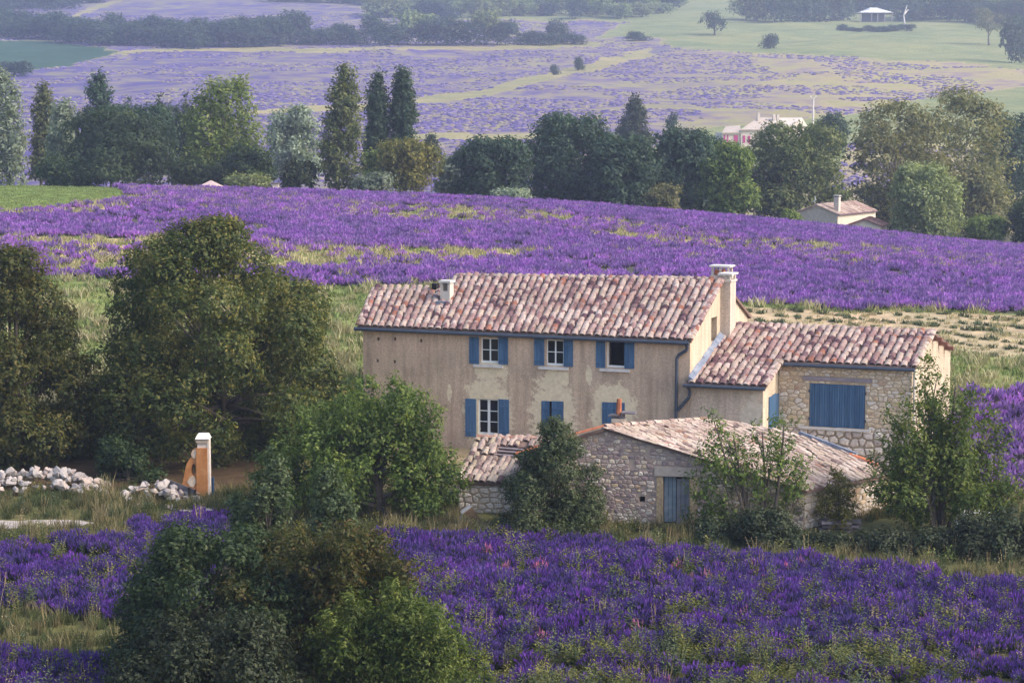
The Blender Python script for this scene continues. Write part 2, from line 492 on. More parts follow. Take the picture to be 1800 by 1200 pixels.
def spike_plant(name, n, rad, h, fw, fl, mat, rng, stemw=.012):
    """a cushion of upright flower spikes on thin stems"""
    a = rng.uniform(0, 6.28, n); r = rad * np.sqrt(rng.uniform(0, 1, n))
    hh = h * (1 - .45 * (r / rad) ** 2) * rng.uniform(.75, 1.15, n)
    bx, by = r * .35 * np.cos(a), r * .35 * np.sin(a)
    tx, ty = r * np.cos(a) + rng.normal(0, .04, n), r * np.sin(a) + rng.normal(0, .04, n)
    B = np.stack([bx, by, 0 * a], 1); T = np.stack([tx, ty, hh], 1)
    d = T - B; d /= np.linalg.norm(d, axis=1)[:, None]
    s = np.cross(d, rng.normal(0, 1, (n, 3))); s /= np.linalg.norm(s, axis=1)[:, None]
    F0 = T - d * fl
    mid = T - d * fl * .55
    v = np.concatenate([np.stack([B - s * stemw, B + s * stemw, F0 + s * stemw, F0 - s * stemw], 1),
                        np.stack([F0, mid + s * fw / 2, T, mid - s * fw / 2], 1)]).reshape(-1, 3)
    q = np.arange(len(v)).reshape(-1, 4)
    t1 = np.concatenate([np.repeat(rng.uniform(0, .25, n), 4), np.repeat(rng.uniform(.55, 1, n), 4)])
    return quads_mesh(name, v, q, mat, {'tint': t1})
def blade_plant(name, n, rad, h, w, mat, rng, lean=.35):
    a = rng.uniform(0, 6.28, n); r = rad * np.sqrt(rng.uniform(0, 1, n))
    B = np.stack([r * np.cos(a), r * np.sin(a), 0 * a], 1)
    hh = h * rng.uniform(.5, 1.1, n)
    ln = rng.normal(0, lean, (n, 2))
    M = B + np.stack([ln[:, 0] * hh * .35, ln[:, 1] * hh * .35, hh * .55], 1)
    T = B + np.stack([ln[:, 0] * hh, ln[:, 1] * hh, hh], 1)
    s = np.stack([np.cos(a * 3.7), np.sin(a * 3.7), 0 * a], 1) * w / 2
    v = np.stack([B - s, B + s, M + s * .8, M - s * .8, M - s * .8, M + s * .8, T + s * .12, T - s * .12], 1).reshape(-1, 3)
    q = np.arange(len(v)).reshape(-1, 4)
    return quads_mesh(name, v, q, mat, {'tint': np.repeat(rng.uniform(0, 1, n), 8)})
def leafy_stem(name, n, h, rad, leaf, mat, rng, stems=1):
    V, T = [], []
    for s in range(stems):
        bx, by = rng.normal(0, rad * .5, 2) * (stems > 1)
        tx, ty = bx * 1.8 + rng.normal(0, .06), by * 1.8 + rng.normal(0, .06)
        hs = h * rng.uniform(.7, 1.05)
        w = np.array([.012, 0, 0])
        b, t = np.array([bx, by, 0]), np.array([tx, ty, hs])
        V.append(np.stack([b - w, b + w, t + w * .4, t - w * .4])); T.append(.2)
        for k in range(n):
            f = (k + .5) / n; c = b + (t - b) * (.12 + .88 * f)
            a = k * 2.4 + rng.uniform(-.4, .4)
            L = leaf * (1.15 - .75 * f) * rng.uniform(.8, 1.2)
            d = np.array([math.cos(a), math.sin(a), rng.uniform(.15, .9)]); d /= np.linalg.norm(d)
            sd = np.cross(d, [0, 0, 1.0]); sd /= np.linalg.norm(sd) + 1e-6
            V.append(np.stack([c, c + d * L * .5 + sd * L * .2, c + d * L - np.array([0, 0, L * .15]), c + d * L * .5 - sd * L * .2])); T.append(min(1, .35 + .55 * f + rng.normal(0, .12)))
    v = np.concatenate(V)
    return quads_mesh(name, v, np.arange(len(v)).reshape(-1, 4), mat, {'tint': np.repeat(np.array(T), 4)})
def flower_mat(name, stem, stem2, fl1, fl2, var=.022):
    t = NT(name)
    c = t.ramp(t.attr('tint'), [(0, stem), (.3, stem2), (.5, fl1), (1, fl2)])
    r = t.t.nodes.new('ShaderNodeObjectInfo').outputs['Random']
    c = t.n('ShaderNodeHueSaturation', i_Hue=t.mr(r, 0, 1, .5 - var, .5 + var * .6), i_Saturation=t.mr(r, 0, 1, .9, 1.08), i_Value=t.mr(r, 0, 1, .72, 1.2), i_Color=c)
    c = t.mix(1.0, c, t.ramp(t.noise(t.pos(), .35, 4.0, .65), [(.3, (.62, .66, .72)), (.7, (1.25, 1.2, 1.15))]), 'MULTIPLY')
    t.color(c); t.b.inputs['Roughness'].default_value = .9; t.b.inputs['Specular IOR Level'].default_value = .1
    tr = t.n('ShaderNodeBsdfTranslucent', i_Color=c)
    t.t.links.new(t.n('ShaderNodeMixShader', i_0=.35, i_1=t.b.outputs[0], i_2=tr), t.out.inputs[0])
    return t.m
LAVN = flower_mat('lavender_deep', (.03, .045, .025), (.06, .078, .048), (.080, .040, .20), (.165, .085, .37))
LAVM = flower_mat('lavender_bloom', (.05, .055, .05), (.13, .11, .15), (.225, .105, .37), (.37, .20, .54))
PINK = flower_mat('pink_bloom', (.06, .06, .03), (.16, .08, .08), (.40, .10, .22), (.55, .2, .34))
GRASS_G = leaf_mat('green_grass', (.032, .055, .018), (.075, .10, .035), (.16, .165, .07), .3, .7)
GRASS_M = leaf_mat('meadow_green', (.085, .135, .040), (.165, .225, .075), (.30, .33, .14), .3, .8)
GRASS_D = leaf_mat('dry_grass', (.10, .092, .042), (.21, .18, .09), (.36, .30, .17), .3, .8)
WEEDM = leaf_mat('weed_leaf', (.03, .05, .015), (.09, .115, .03), (.26, .24, .06), .35, .6)
SAGE = leaf_mat('grey_green_weed', (.035, .055, .028), (.085, .115, .06), (.17, .20, .11), .3, .7)
ST = leaf_mat('dry_stalk', (.24, .18, .10), (.36, .29, .16), (.5, .42, .26), .2, .8)
_r = np.random.default_rng(21)
lav_near = [spike_plant('lavender', 120, .52, .60, .05, .15, LAVN, _r) for _ in range(5)]
lav_mid = [spike_plant('lavender', 44, .62, .62, .11, .30, LAVM, _r, .03) for _ in range(5)]
pink_near = [spike_plant('pink_flowers', 30, .3, .65, .05, .2, PINK, _r) for _ in range(3)]
grass_g = [blade_plant('grass', 46, .32, .5, .035, GRASS_G, _r) for _ in range(4)]
grass_d = [blade_plant('dry_grass', 40, .3, .75, .028, GRASS_D, _r, .25) for _ in range(4)]
grass_far = [blade_plant('meadow_grass', 38, .6, .24, .06, GRASS_M, _r) for _ in range(3)]
DRY_P = leaf_mat('pale_straw', (.20, .19, .11), (.38, .34, .20), (.56, .50, .34), .3, .8)
dry_far = [blade_plant('straw', 34, .55, .55, .06, DRY_P, _r) for _ in range(3)]
weeds = [leafy_stem('weed', 16, .85, .16, .24, WEEDM, _r, 3) for _ in range(4)] + [leafy_stem('weed', 12, 1.0, .2, .2, SAGE, _r, 4) for _ in range(2)]
stalks = [leafy_stem('dry_stalk', 7, 1.0, .12, .12, ST, _r, 3) for _ in range(3)]

def field(x0, x1, y0, y1, density, test, seed):
    r = np.random.default_rng(seed)
    n = int((x1 - x0) * (y1 - y0) * density)
    x, y = r.uniform(x0, x1, n), r.uniform(y0, y1, n)
    z = gz(x, y); px, py = proj(x, y, z); jx, jy = jitter(x, y, z, px, py)
    ok = (px > -110) & (px < 1910) & test(x, y, jx, jy, r)
    return x[ok], y[ok]
def rows(x0, x1, y0, y1, ang, dr, ds, jit, test, seed):
    r = np.random.default_rng(seed)
    c, s = math.cos(ang), math.sin(ang); D = max(x1 - x0, y1 - y0) * 1.2
    a, b = np.meshgrid(np.arange(-D, D, ds), np.arange(-D, D, dr))
    a = a.ravel() + r.normal(0, ds * .3, a.size); b = b.ravel() + r.normal(0, jit, b.size)
    x = (x0 + x1) / 2 + a * c - b * s; y = (y0 + y1) / 2 + a * s + b * c
    k = (x > x0) & (x < x1) & (y > y0) & (y < y1); x, y = x[k], y[k]
    z = gz(x, y); px, py = proj(x, y, z); jx, jy = jitter(x, y, z, px, py)
    ok = (px > -110) & (px < 1910) & test(x, y, jx, jy, r)
    return x[ok], y[ok]
P3 = lambda x, y: np.stack([x, y, 0 * x], 1)
# deep purple field in front of the farm
x, y = rows(-24, 26, 66, 103, math.radians(-7), .72, .5, .13, lambda x, y, px, py, r: (anyin(px, py, NEAR_LAV) & (vnoise(P3(x, y), .5, 5) > .26)) | (anyin(px, py, MIX_LAV) & (r.uniform(0, 1, len(x)) < .42)), 1)
stand('lavender_field', x, y, lav_near, .75, 1.25)
x, y = rows(14, 36, 104, 134, math.radians(35), 1.25, .5, .16, lambda x, y, px, py, r: anyin(px, py, SIDE_LAV), 2)
stand('lavender_field', x, y, lav_mid, .8, 1.2)
def mid_test(x, y, px, py, r):
    inn = anyin(px, py, MID_LAV) & ~anyin(px, py, MID_GRASS)
    straw = anyin(px, py, MID_STRAW); band = anyin(px, py, MID_STRAW[2:])
    u = r.uniform(0, 1, len(x)); nz = vnoise(P3(x, y), .12, 8)
    return inn & np.where(straw, u < np.where(band, np.where(nz > .58, .4, .10), np.where(nz > .5, .75, .26)), (nz > .30) | (u < .45)) & (u < .93)
x, y = rows(-72, 72, 138, 276, math.radians(-9), 1.5, .6, .12, mid_test, 3)
stand('lavender_field', x, y, lav_mid, .75, 1.2, sz=1.0)
# pink flowers, weeds and stalks among the lavender
x, y = field(-24, 26, 66, 100, .10, lambda x, y, px, py, r: anyin(px, py, NEAR_LAV + MIX_LAV) & (vnoise(P3(x, y), .35, 15) > .55), 4)
stand('pink_flowers', x, y, pink_near, .7, 1.2)
x, y = field(-24, 26, 66, 103, 4.4, lambda x, y, px, py, r: (anyin(px, py, NEAR_LAV) & (r.uniform(0, 1, len(x)) < np.clip((py - 880) / 700, .10, .42))) | (anyin(px, py, MIX_LAV) & (vnoise(P3(x, y), .4, 16) > .30)), 5)
stand('weeds', x, y, weeds, .65, 1.35)
x, y = field(-24, 26, 66, 106, .35, lambda x, y, px, py, r: anyin(px, py, NEAR_LAV + MIX_LAV) | (py > 880), 6)
stand('dry_stalks', x, y, stalks, .6, 1.1)
# grass round the buildings, the rubble and the path
def verge(x, y, px, py, r):
    return (py > 862) & ~anyin(px, py, NEAR_LAV) & ~((px > 800) & (px < 1440) & (py < 925)) & ~((px < 170) & (py > 912) & (py < 932)) & ~((px > 1280) & (py > 915) & (py < 975)) & (r.uniform(0, 1, len(x)) < np.where(anyin(px, py, MIX_LAV), .25, .9))
x, y = field(-27, 29, 66, 112, 5.5, verge, 7)
stand('verge_grass', x, y, grass_g + grass_d[:1], .5, 1.0)
x, y = field(-27, 29, 66, 112, 1.6, lambda x, y, px, py, r: verge(x, y, px, py, r) & (vnoise(P3(x, y), .3, 17) > .6), 8)
stand('dry_grass', x, y, grass_d, .6, 1.15)
x, y = field(-27, 29, 66, 112, .35, lambda x, y, px, py, r: verge(x, y, px, py, r), 18)
stand('verge_weeds', x, y, weeds, .6, 1.2)
# meadow strips behind the house
x, y = field(-45, 45, 122, 160, 2.6, lambda x, y, px, py, r: ~anyin(px, py, STUBBLE) & ~anyin(px, py, MID_LAV) & ~anyin(px, py, SIDE_LAV), 9)
stand('meadow_grass', x, y, grass_far + dry_far[:1], .6, 1.3)
x, y = rows(8, 45, 128, 156, math.radians(-38), 2.7, .5, .22, lambda x, y, px, py, r: anyin(px, py, STUBBLE) & (r.uniform(0, 1, len(x)) < .85), 10)
stand('young_plants', x, y, [blade_plant('young_plant', 40, .4, .34, .09, SAGE, _r, .6) for _ in range(3)], .45, .95)
x, y = field(8, 45, 128, 156, .9, lambda x, y, px, py, r: anyin(px, py, STUBBLE), 11)
stand('straw', x, y, dry_far, .3, .6)
x, y = field(-72, 72, 147, 272, 1.1, lambda x, y, px, py, r: anyin(px, py, MID_STRAW) | (anyin(px, py, MID_LAV) & ~anyin(px, py, MID_GRASS) & (r.uniform(0, 1, len(x)) < .05 + .28 * (vnoise(P3(x, y), .09, 19) > .62) + .8 * ((y < 154) & (vnoise(P3(x, y), .2, 20) > .5)))), 12)
stand('straw', x, y, dry_far[:2] + grass_far, .55, 1.15)
x, y = field(-72, -30, 195, 272, 2.2, lambda x, y, px, py, r: anyin(px, py, MID_GRASS), 13)
stand('meadow_grass', x, y, grass_far, .5, .9, sz=.7)

# cushions of lavender on the far slope
def mound(name, mat, rng):
    import bmesh
    b = bmesh.new(); bmesh.ops.create_icosphere(b, subdivisions=2, radius=1)
    for v in b.verts:
        k = rng.uniform(.82, 1.15); v.co = Vector((v.co.x * k, v.co.y * k, max(v.co.z * .62 * k, -.1)))
    me = bpy.data.meshes.new(name); b.to_mesh(me); b.free(); me.materials.append(mat); return me
def mound_mat(name, a, b2):
    t = NT(name); r = t.t.nodes.new('ShaderNodeObjectInfo').outputs['Random']
    c = t.ramp(r, [(0, a), (1, b2)]); c = t.mix(1.0, c, t.ramp(t.noise(t.pos(), 3.0, 3), [(.3, (.65, .65, .65)), (.7, (1.3, 1.3, 1.3))]), 'MULTIPLY')
    t.color(c); t.b.inputs['Roughness'].default_value = 1; return t.m
fm = mound_mat('far_lavender', (.065, .052, .17), (.135, .105, .28))
def far_test(x, y, px, py, r):
    return ~anyin(px, py, FAR_TEAL + FAR_STRAW + FAR_MEADOW) & (py > -15) & (vnoise(P3(x, y), .045, 31) > np.where(px > 1150, .52, .42)) & (r.uniform(0, 1, len(x)) < .7)
x, y = rows(-380, 380, 430, 1400, math.radians(-14), 3.0, 1.7, .35, far_test, 14)
k = RNG.uniform(0, 1, len(x)) < np.clip(650 / y, .3, 1); x, y = x[k], y[k]
stand('far_lavender_field', x, y, [mound('cushion', fm, _r), mound('cushion', mound_mat('far_grey_lavender', (.13, .10, .22), (.21, .17, .30)), _r), mound('cushion', fm, _r), mound('cushion', mound_mat('far_straw', (.20, .17, .14), (.28, .24, .19)), _r)], .45, 1.05, .05, sz=.7)

# ------------------------------------------------------------------ building materials
def tile_mat(name, stops, moss=.25):
    t = NT(name); r = t.rnd(); p = t.coord()
    w = t.n('ShaderNodeTexNoise', i_Vector=t.pos(), i_Scale=.55, i_Detail=2.0)
    r2 = t.math('FRACT', t.math('ADD', r, t.math('MULTIPLY', w, .55)))
    c = t.ramp(r2, stops, 'CONSTANT')
    f = t.noise(t.pos(), 7.0, 4.0, .7)
    c = t.mix(1.0, c, t.ramp(f, [(.3, (.66, .64, .66)), (.7, (1.28, 1.26, 1.22))]), 'MULTIPLY')
    c = t.mix(t.math('MULTIPLY', t.mr(t.noise(t.pos(), 3.2, 3.0, .7), .56, .68), moss), c, (.48, .43, .33))
    c = t.mix(1.0, c, t.ramp(t.noise(t.pos(), .9, 5.0, .7), [(.33, (.70, .67, .66)), (.62, (1.12, 1.12, 1.12))]), 'MULTIPLY')
    t.color(c); t.bump(t.noise(t.pos(), 30, 3), .35, .02)
    t.b.inputs['Roughness'].default_value = .9
    return t.m
TILE_STOPS = [(0, (0.401, 0.314, 0.280)), (.13, (0.331, 0.236, 0.215)), (.24, (0.422, 0.347, 0.319)), (.36, (0.268, 0.170, 0.163)), (.48, (0.366, 0.294, 0.247)), (.58, (0.268, 0.118, 0.084)), (.64, (0.303, 0.209, 0.202)),
              (.74, (0.092, 0.049, 0.062)), (.81, (0.169, 0.105, 0.117)), (.89, (0.380, 0.307, 0.267)), (.96, (0.211, 0.124, 0.124))]
TILES = tile_mat('clay_tile', TILE_STOPS)
TILES_PALE = tile_mat('bleached_tile', [(0, (0.458, 0.370, 0.313)), (.2, (0.385, 0.299, 0.257)), (.4, (0.488, 0.414, 0.362)), (.6, (0.333, 0.249, 0.216)), (.72, (0.429, 0.356, 0.285)), (.86, (0.296, 0.179, 0.132)), (.92, (0.178, 0.128, 0.125))], .5)
TILES_OLD = tile_mat('lichen_tile', [(0, (0.385, 0.306, 0.264)), (.2, (0.311, 0.249, 0.223)), (.4, (0.414, 0.349, 0.278)), (.6, (0.259, 0.193, 0.174)), (.75, (0.355, 0.299, 0.223)), (.9, (0.148, 0.099, 0.098))], .5)
ORANGE_TILE = simple('new_orange_tile', (.42, .13, .06), (.56, .20, .10), 3)
UNDER = simple('roof_bed', (.14, .085, .07), (.22, .15, .12), 3)
t = NT('blue_paint'); r_ = t.rnd()
mp = t.n('ShaderNodeMapping', i_Vector=t.pos(), i_Scale=(9, 9, .9))
c = t.ramp(t.noise(mp, 1.0, 4.0, .6), [(.3, (.045, .105, .20)), (.55, (.062, .135, .25)), (.75, (.105, .18, .295))])
c = t.mix(1.0, c, t.ramp(r_, [(0, (.80, .82, .84)), (1, (1.18, 1.16, 1.12))]), 'MULTIPLY')
t.color(c); t.b.inputs['Roughness'].default_value = .6; t.bump(t.noise(mp, 3.0, 3.0), .2, .01); BLUE = t.m
WHITE = simple('white_paint', (.74, .74, .73), (.82, .82, .80), 3, .5, .05)
SLATE = simple('dark_zinc', (.035, .048, .075), (.055, .07, .10), 3, .45, .08, 20, .5)
SILLM = simple('pale_sill_stone', (.54, .51, .49), (.68, .65, .62), 4)
DARK = simple('black_and_shade', (.012, .011, .012), (.02, .018, .018), 2)  # near-black for black fittings and for shade painted behind openings
CONC = simple('chimney_render', (.50, .44, .39), (.60, .54, .47), 2.2, .9, .3, 18)
OLDWOOD = simple('weathered_wood', (.22, .19, .22), (.33, .28, .30), 3.0, .9, .4, 25)
GREYWOOD = simple('grey_plank', (.10, .09, .10), (.19, .17, .18), 3.0, .9, .4, 25)
DOORBLUE = simple('faded_blue_plank', (.14, .20, .26), (.26, .31, .36), 3.5, .85, .4, 30)
DOORGREY = simple('faded_grey_plank', (.17, .18, .22), (.29, .29, .31), 3.5, .85, .4, 30)
LEAD = simple('lead_flashing', (.12, .15, .22), (.26, .29, .35), 3.0, .55, .2, 20, .4)
t = NT('window_glass'); t.color((.012, .013, .016)); t.b.inputs['Roughness'].default_value = .12; t.b.inputs['Specular IOR Level'].default_value = .5; GLASS = t.m
def stone_mat(name, stops):
    t = NT(name); r = t.rnd()
    c = t.ramp(r, stops, 'LINEAR')
    c = t.mix(1.0, c, t.ramp(t.noise(t.pos(), 9.0, 5.0, .7), [(.28, (.62, .60, .62)), (.72, (1.3, 1.28, 1.24))]), 'MULTIPLY')
    t.color(c); t.bump(t.noise(t.pos(), 25, 4), .5, .02); t.b.inputs['Roughness'].default_value = .95
    return t.m
STONE_CREAM = stone_mat('cream_stone', [(0, (.66, .54, .38)), (.2, (.54, .41, .27)), (.35, (.72, .63, .49)), (.55, (.60, .47, .30)), (.7, (.70, .61, .51)), (.85, (.48, .34, .24)), (1, (.74, .66, .53))])
STONE_PURPLE = stone_mat('purple_grey_stone', [(0, (.32, .25, .26)), (.2, (.44, .34, .29)), (.4, (.23, .19, .22)), (.55, (.52, .43, .36)), (.7, (.36, .26, .28)), (.85, (.58, .50, .43)), (1, (.26, .22, .25))])
STONE_WHITE = stone_mat('pale_stone', [(0, (.60, .54, .47)), (.3, (.70, .64, .57)), (.55, (.50, .42, .37)), (.8, (.76, .70, .64)), (1, (.60, .51, .41))])
ROCK = stone_mat('white_limestone', [(0, (.46, .43, .41)), (.3, (.30, .28, .28)), (.5, (.54, .50, .47)), (.7, (.38, .33, .30)), (.85, (.50, .40, .35)), (1, (.24, .23, .25))])
MORTAR = simple('ochre_mortar', (.36, .28, .19), (.50, .41, .30), 2.0, .95, .5, 14)
MORTAR_D = simple('grey_mortar', (.33, .26, .225), (.46, .37, .31), 2.0, .95, .5, 14)

def plaster(name, c1, c2, c3, grain=22.0, patches=(), patch_col=(.60, .50, .35), band=None):
    """old roughcast: two tones, grain, repair patches of given centre and half size in the wall's own axes"""
    t = NT(name); p = t.coord()
    big = t.noise(p, .55, 5.0, .65); fine = t.noise(p, grain, 4.0, .75)
    c = t.ramp(big, [(.32, c1), (.55, c2), (.72, c3)])
    if band:
        s = t.n('ShaderNodeSeparateXYZ', 2, i_0=p)
        f = t.mr(t.math('ADD', s, t.math('MULTIPLY', t.math('SUBTRACT', t.noise(p, .9, 4.0), .5), 1.6)), band[0], band[1])
        c = t.mix(f, c, band[2])
    c = t.mix(1.0, c, t.ramp(fine, [(.3, (.66, .66, .68)), (.7, (1.32, 1.30, 1.28))]), 'MULTIPLY')
    mask = None
    wob = t.math('ADD', t.math('MULTIPLY', t.noise(p, 1.6, 5.0, .65), .55), t.math('MULTIPLY', t.noise(p, 6.5, 5.0, .7), .45))
    stk = t.noise(t.n('ShaderNodeMapping', i_Vector=p, i_Scale=(3.2, 3.2, .28)), 1.0, 4.0, .6)
    c = t.mix(1.0, c, t.ramp(stk, [(.32, (.80, .79, .78)), (.6, (1.08, 1.08, 1.08))]), 'MULTIPLY')
    for (cx, cz, rx, rz) in patches:
        v = t.n('ShaderNodeVectorMath', operation='MULTIPLY', i_0=t.n('ShaderNodeVectorMath', operation='SUBTRACT', i_0=p, i_1=(cx, 0, cz)), i_1=(1 / rx, 0, 1 / rz))
        d = t.n('ShaderNodeVectorMath', 1, operation='LENGTH', i_0=v)
        m = t.mr(t.math('ADD', d, t.math('MULTIPLY', t.math('SUBTRACT', wob, .5), 2.2)), 1.05, .90)
        mask = m if mask is None else t.math('MAXIMUM', mask, m)
    if mask is not None:
        pc = t.mix(1.0, patch_col, t.ramp(t.noise(p, 5.0, 4.0, .7), [(.3, (.84, .82, .80)), (.7, (1.1, 1.1, 1.1))]), 'MULTIPLY')
        c = t.mix(mask, c, pc)
    spots = t.mr(t.n('ShaderNodeTexVoronoi', 0, i_Vector=t.n('ShaderNodeVectorMath', operation='ADD', i_0=p, i_1=t.n('ShaderNodeTexNoise', 1, i_Vector=p, i_Scale=5.0)), i_Scale=1.1), .075, .04)
    c = t.mix(t.math('MULTIPLY', spots, .6), c, (.62, .55, .47))
    t.color(c); t.bump(t.math('ADD', fine, t.math('MULTIPLY', big, .6)), .6, .03); t.b.inputs['Roughness'].default_value = .97
    return t.m

# ------------------------------------------------------------------ roofs of separate tiles
def barrel_tile(name, w0, w1, h, L, mat, seg=6, wob=0.0):
    """cover tile: wide lower end at y=0, narrow upper end, open underneath, with a thick front rim"""
    V, F = [], []
    def ring(y, w, hh, z0=0):
        for k in range(seg + 1):
            a = math.pi * k / seg
            V.append((-w * math.cos(a), y, z0 + hh * math.sin(a) + random.uniform(-wob, wob)))
    ring(0, w0, h); ring(L, w1, h * .84, .0); ring(0, w0 - .045, h - .045)
    n = seg + 1
    for k in range(seg):
        F.append((k, k + 1, n + k + 1, n + k)); F.append((2 * n + k, 2 * n + k + 1, k + 1, k))
    me = bpy.data.meshes.new(name); me.from_pydata(V, [], F); me.materials.append(mat)
    return me
def lay_tiles(roof, root, fr, fn, ncol, nrow, keep, protos, n_single, lift=.02, jit=.02, skip=0.0, name='roof_tile'):
    mats = []
    for j in range(nrow):
        for i in range(ncol):
            u, v = (i + .5) / ncol, j / nrow
            if not keep(u, v + .5 / nrow) or random.random() < skip: continue
            du, dv = fn(min(u + .01, 1), v) - fn(max(u - .01, 0), v), fn(u, min(v + .03, 1)) - fn(u, max(v - .03, 0))
            du.normalize(); dv.normalize(); n = du.cross(dv).normalized(); du = dv.cross(n)
            M = Matrix((du, dv, n)).transposed().to_4x4()
            M.translation = fn(u, v) + n * (lift + random.uniform(0, .012)) + du * random.gauss(0, jit) + dv * random.gauss(0, jit)
            M = M @ Matrix.Rotation(random.gauss(0, .035), 4, 'Z') @ Matrix.Rotation(random.gauss(.115, .025), 4, 'X')
            d = (fr.W(M.translation) - Vector((0, 0, CAM_Z))).length
            mats.append((d, M))
    mats.sort(key=lambda a: a[0])
    for d, M in mats[:n_single]:
        o = link(bpy.data.objects.new(name, random.choice(protos)), roof); o.matrix_local = M
    if len(mats) > n_single:
        V, F = [], []
        for d, M in mats[n_single:]:
            me = random.choice(protos); b = len(V)
            V += [tuple(M @ v.co) for v in me.vertices]; F += [tuple(k + b for k in p.vertices) for p in me.polygons]
        me = bpy.data.meshes.new('roof_tiling'); me.from_pydata(V, [], F); me.materials.append(protos[0].materials[0])
        o = link(bpy.data.objects.new('roof_tiling', me), roof); o['kind'] = 'stuff'
def bil(a, b, c, d):
    a, b, c, d = map(Vector, (a, b, c, d))
    return lambda u, v: (a * (1 - u) + b * u) * (1 - v) + (d * (1 - u) + c * u) * v
def slab(m, fn, v0=0.0, v1=1.0, u0=0.0, u1=1.0, th=.14):
    """thick roof deck under the tiles"""
    q = [fn(u0, v0), fn(u1, v0), fn(u1, v1), fn(u0, v1)]
    n = (q[1] - q[0]).cross(q[3] - q[0]).normalized()
    m.add([p for p in q] + [p - n * th for p in q], [(0, 1, 2, 3), (7, 6, 5, 4), (0, 4, 5, 1), (1, 5, 6, 2), (2, 6, 7, 3), (3, 7, 4, 0)])

# ------------------------------------------------------------------ walls of separate stones
def clip(poly, px, py, nx, ny):
    out = []
    for i in range(len(poly)):
        a, b = poly[i], poly[(i + 1) % len(poly)]
        da, db = (a[0] - px) * nx + (a[1] - py) * ny, (b[0] - px) * nx + (b[1] - py) * ny
        if da <= 0: out.append(a)
        if (da < 0) != (db < 0) and da != db:
            t = da / (da - db); out.append((a[0] + (b[0] - a[0]) * t, a[1] + (b[1] - a[1]) * t))
    return out
def lay_stones(wall, poly, holes, to3, cw, ch, mats, n_single, cam_of, joint=.03, proud=.05, skip=None, seed=1, name='stone'):
    """irregular stones filling a convex wall outline; mats(x, y) chooses the material"""
    rnd = random.Random(seed)
    xs = [p[0] for p in poly]; ys = [p[1] for p in poly]
    seeds = []
    y = min(ys) + ch * .5
    while y < max(ys) + ch * .4:
        x = min(xs) + rnd.uniform(0, cw)
        while x < max(xs) + cw * .4:
            seeds.append((x + rnd.uniform(-.2, .2) * cw, y + rnd.uniform(-.32, .32) * ch))
            x += cw * rnd.choice((.55, .75, .95, 1.2, 1.5))
        y += ch * rnd.choice((.7, .85, 1.0, 1.15, 1.45))
    ar = np.array(seeds); asp = cw / ch
    stones = []
    for s in seeds:
        if any(h[0] - .02 < s[0] < h[1] + .02 and h[2] - .02 < s[1] < h[3] + .02 for h in holes): continue
        d = np.abs(ar - s); idx = np.argsort((d[:, 0] / asp) ** 2 + d[:, 1] ** 2)[1:16]
        cell = list(poly)
        # the wall outline, a little inset
        for k in idx:
            q = ar[k]; mx, my = (s[0] + q[0]) / 2, (s[1] + q[1]) / 2
            dx, dy = (q[0] - s[0]) / asp ** 2, q[1] - s[1]
            cell = clip(cell, mx, my, dx, dy)
            if len(cell) < 3: break
        for h in holes:
            if len(cell) < 3: break
            if max(p[0] for p in cell) > h[0] and min(p[0] for p in cell) < h[1] and max(p[1] for p in cell) > h[2] and min(p[1] for p in cell) < h[3]:
                gaps = [(h[0] - s[0], (h[0], 0, 1, 0)), (s[0] - h[1], (h[1], 0, -1, 0)), (h[2] - s[1], (0, h[2], 0, 1)), (s[1] - h[3], (0, h[3], 0, -1))]
                cell = clip(cell, *max(gaps)[1])
        if len(cell) < 3: continue
        cx, cy = sum(p[0] for p in cell) / len(cell), sum(p[1] for p in cell) / len(cell)
        R = [math.hypot(p[0] - cx, p[1] - cy) for p in cell]
        if max(R) < .05: continue
        A = abs(sum(cell[i][0] * cell[(i + 1) % len(cell)][1] - cell[(i + 1) % len(cell)][0] * cell[i][1] for i in range(len(cell)))) / 2
        if A < .004: continue
        pts = []
        for p, r in zip(cell, R):                                   # pull in by the joint and nip the corners
            k = max(.2, 1 - joint / max(r, .02)); k *= rnd.uniform(.9, 1.0)
            pts.append((cx + (p[0] - cx) * k, cy + (p[1] - cy) * k))
        if skip and skip(cx, cy, rnd): continue
        stones.append((A, cx, cy, pts, proud * rnd.uniform(.6, 1.4)))
    stones.sort(key=lambda a: -a[0])
    rest = {}
    for k, (A, cx, cy, pts, h) in enumerate(stones):
        n = len(pts); c3 = to3(cx, cy, 0)
        V = [to3(p[0], p[1], .04) - c3 for p in pts] + [to3(cx + (p[0] - cx) * .93, cy + (p[1] - cy) * .93, -h * .6) - c3 for p in pts] + \
            [to3(cx + (p[0] - cx) * .66, cy + (p[1] - cy) * .66, -h) - c3 for p in pts]
        F = []
        for r in (0, n):
            for i in range(n): F.append((r + i, r + (i + 1) % n, r + n + (i + 1) % n, r + n + i))
        F.append(tuple(range(2 * n, 3 * n)))
        mt = mats(cx, cy, rnd)
        if k < n_single:
            me = bpy.data.meshes.new(name); me.from_pydata(V, [], F); me.materials.append(mt)
            o = link(bpy.data.objects.new(name, me), wall); o.location = c3
        else:
            R0 = rest.setdefault(mt.name, (mt, [], [])); b = len(R0[1])
            R0[1].extend([tuple(v + c3) for v in V]); R0[2].extend([tuple(i + b for i in f) for f in F])
    for mt, V, F in rest.values():
        me = bpy.data.meshes.new('stonework'); me.from_pydata(V, [], F); me.materials.append(mt)
        o = link(bpy.data.objects.new('stonework', me), wall); o['kind'] = 'stuff'

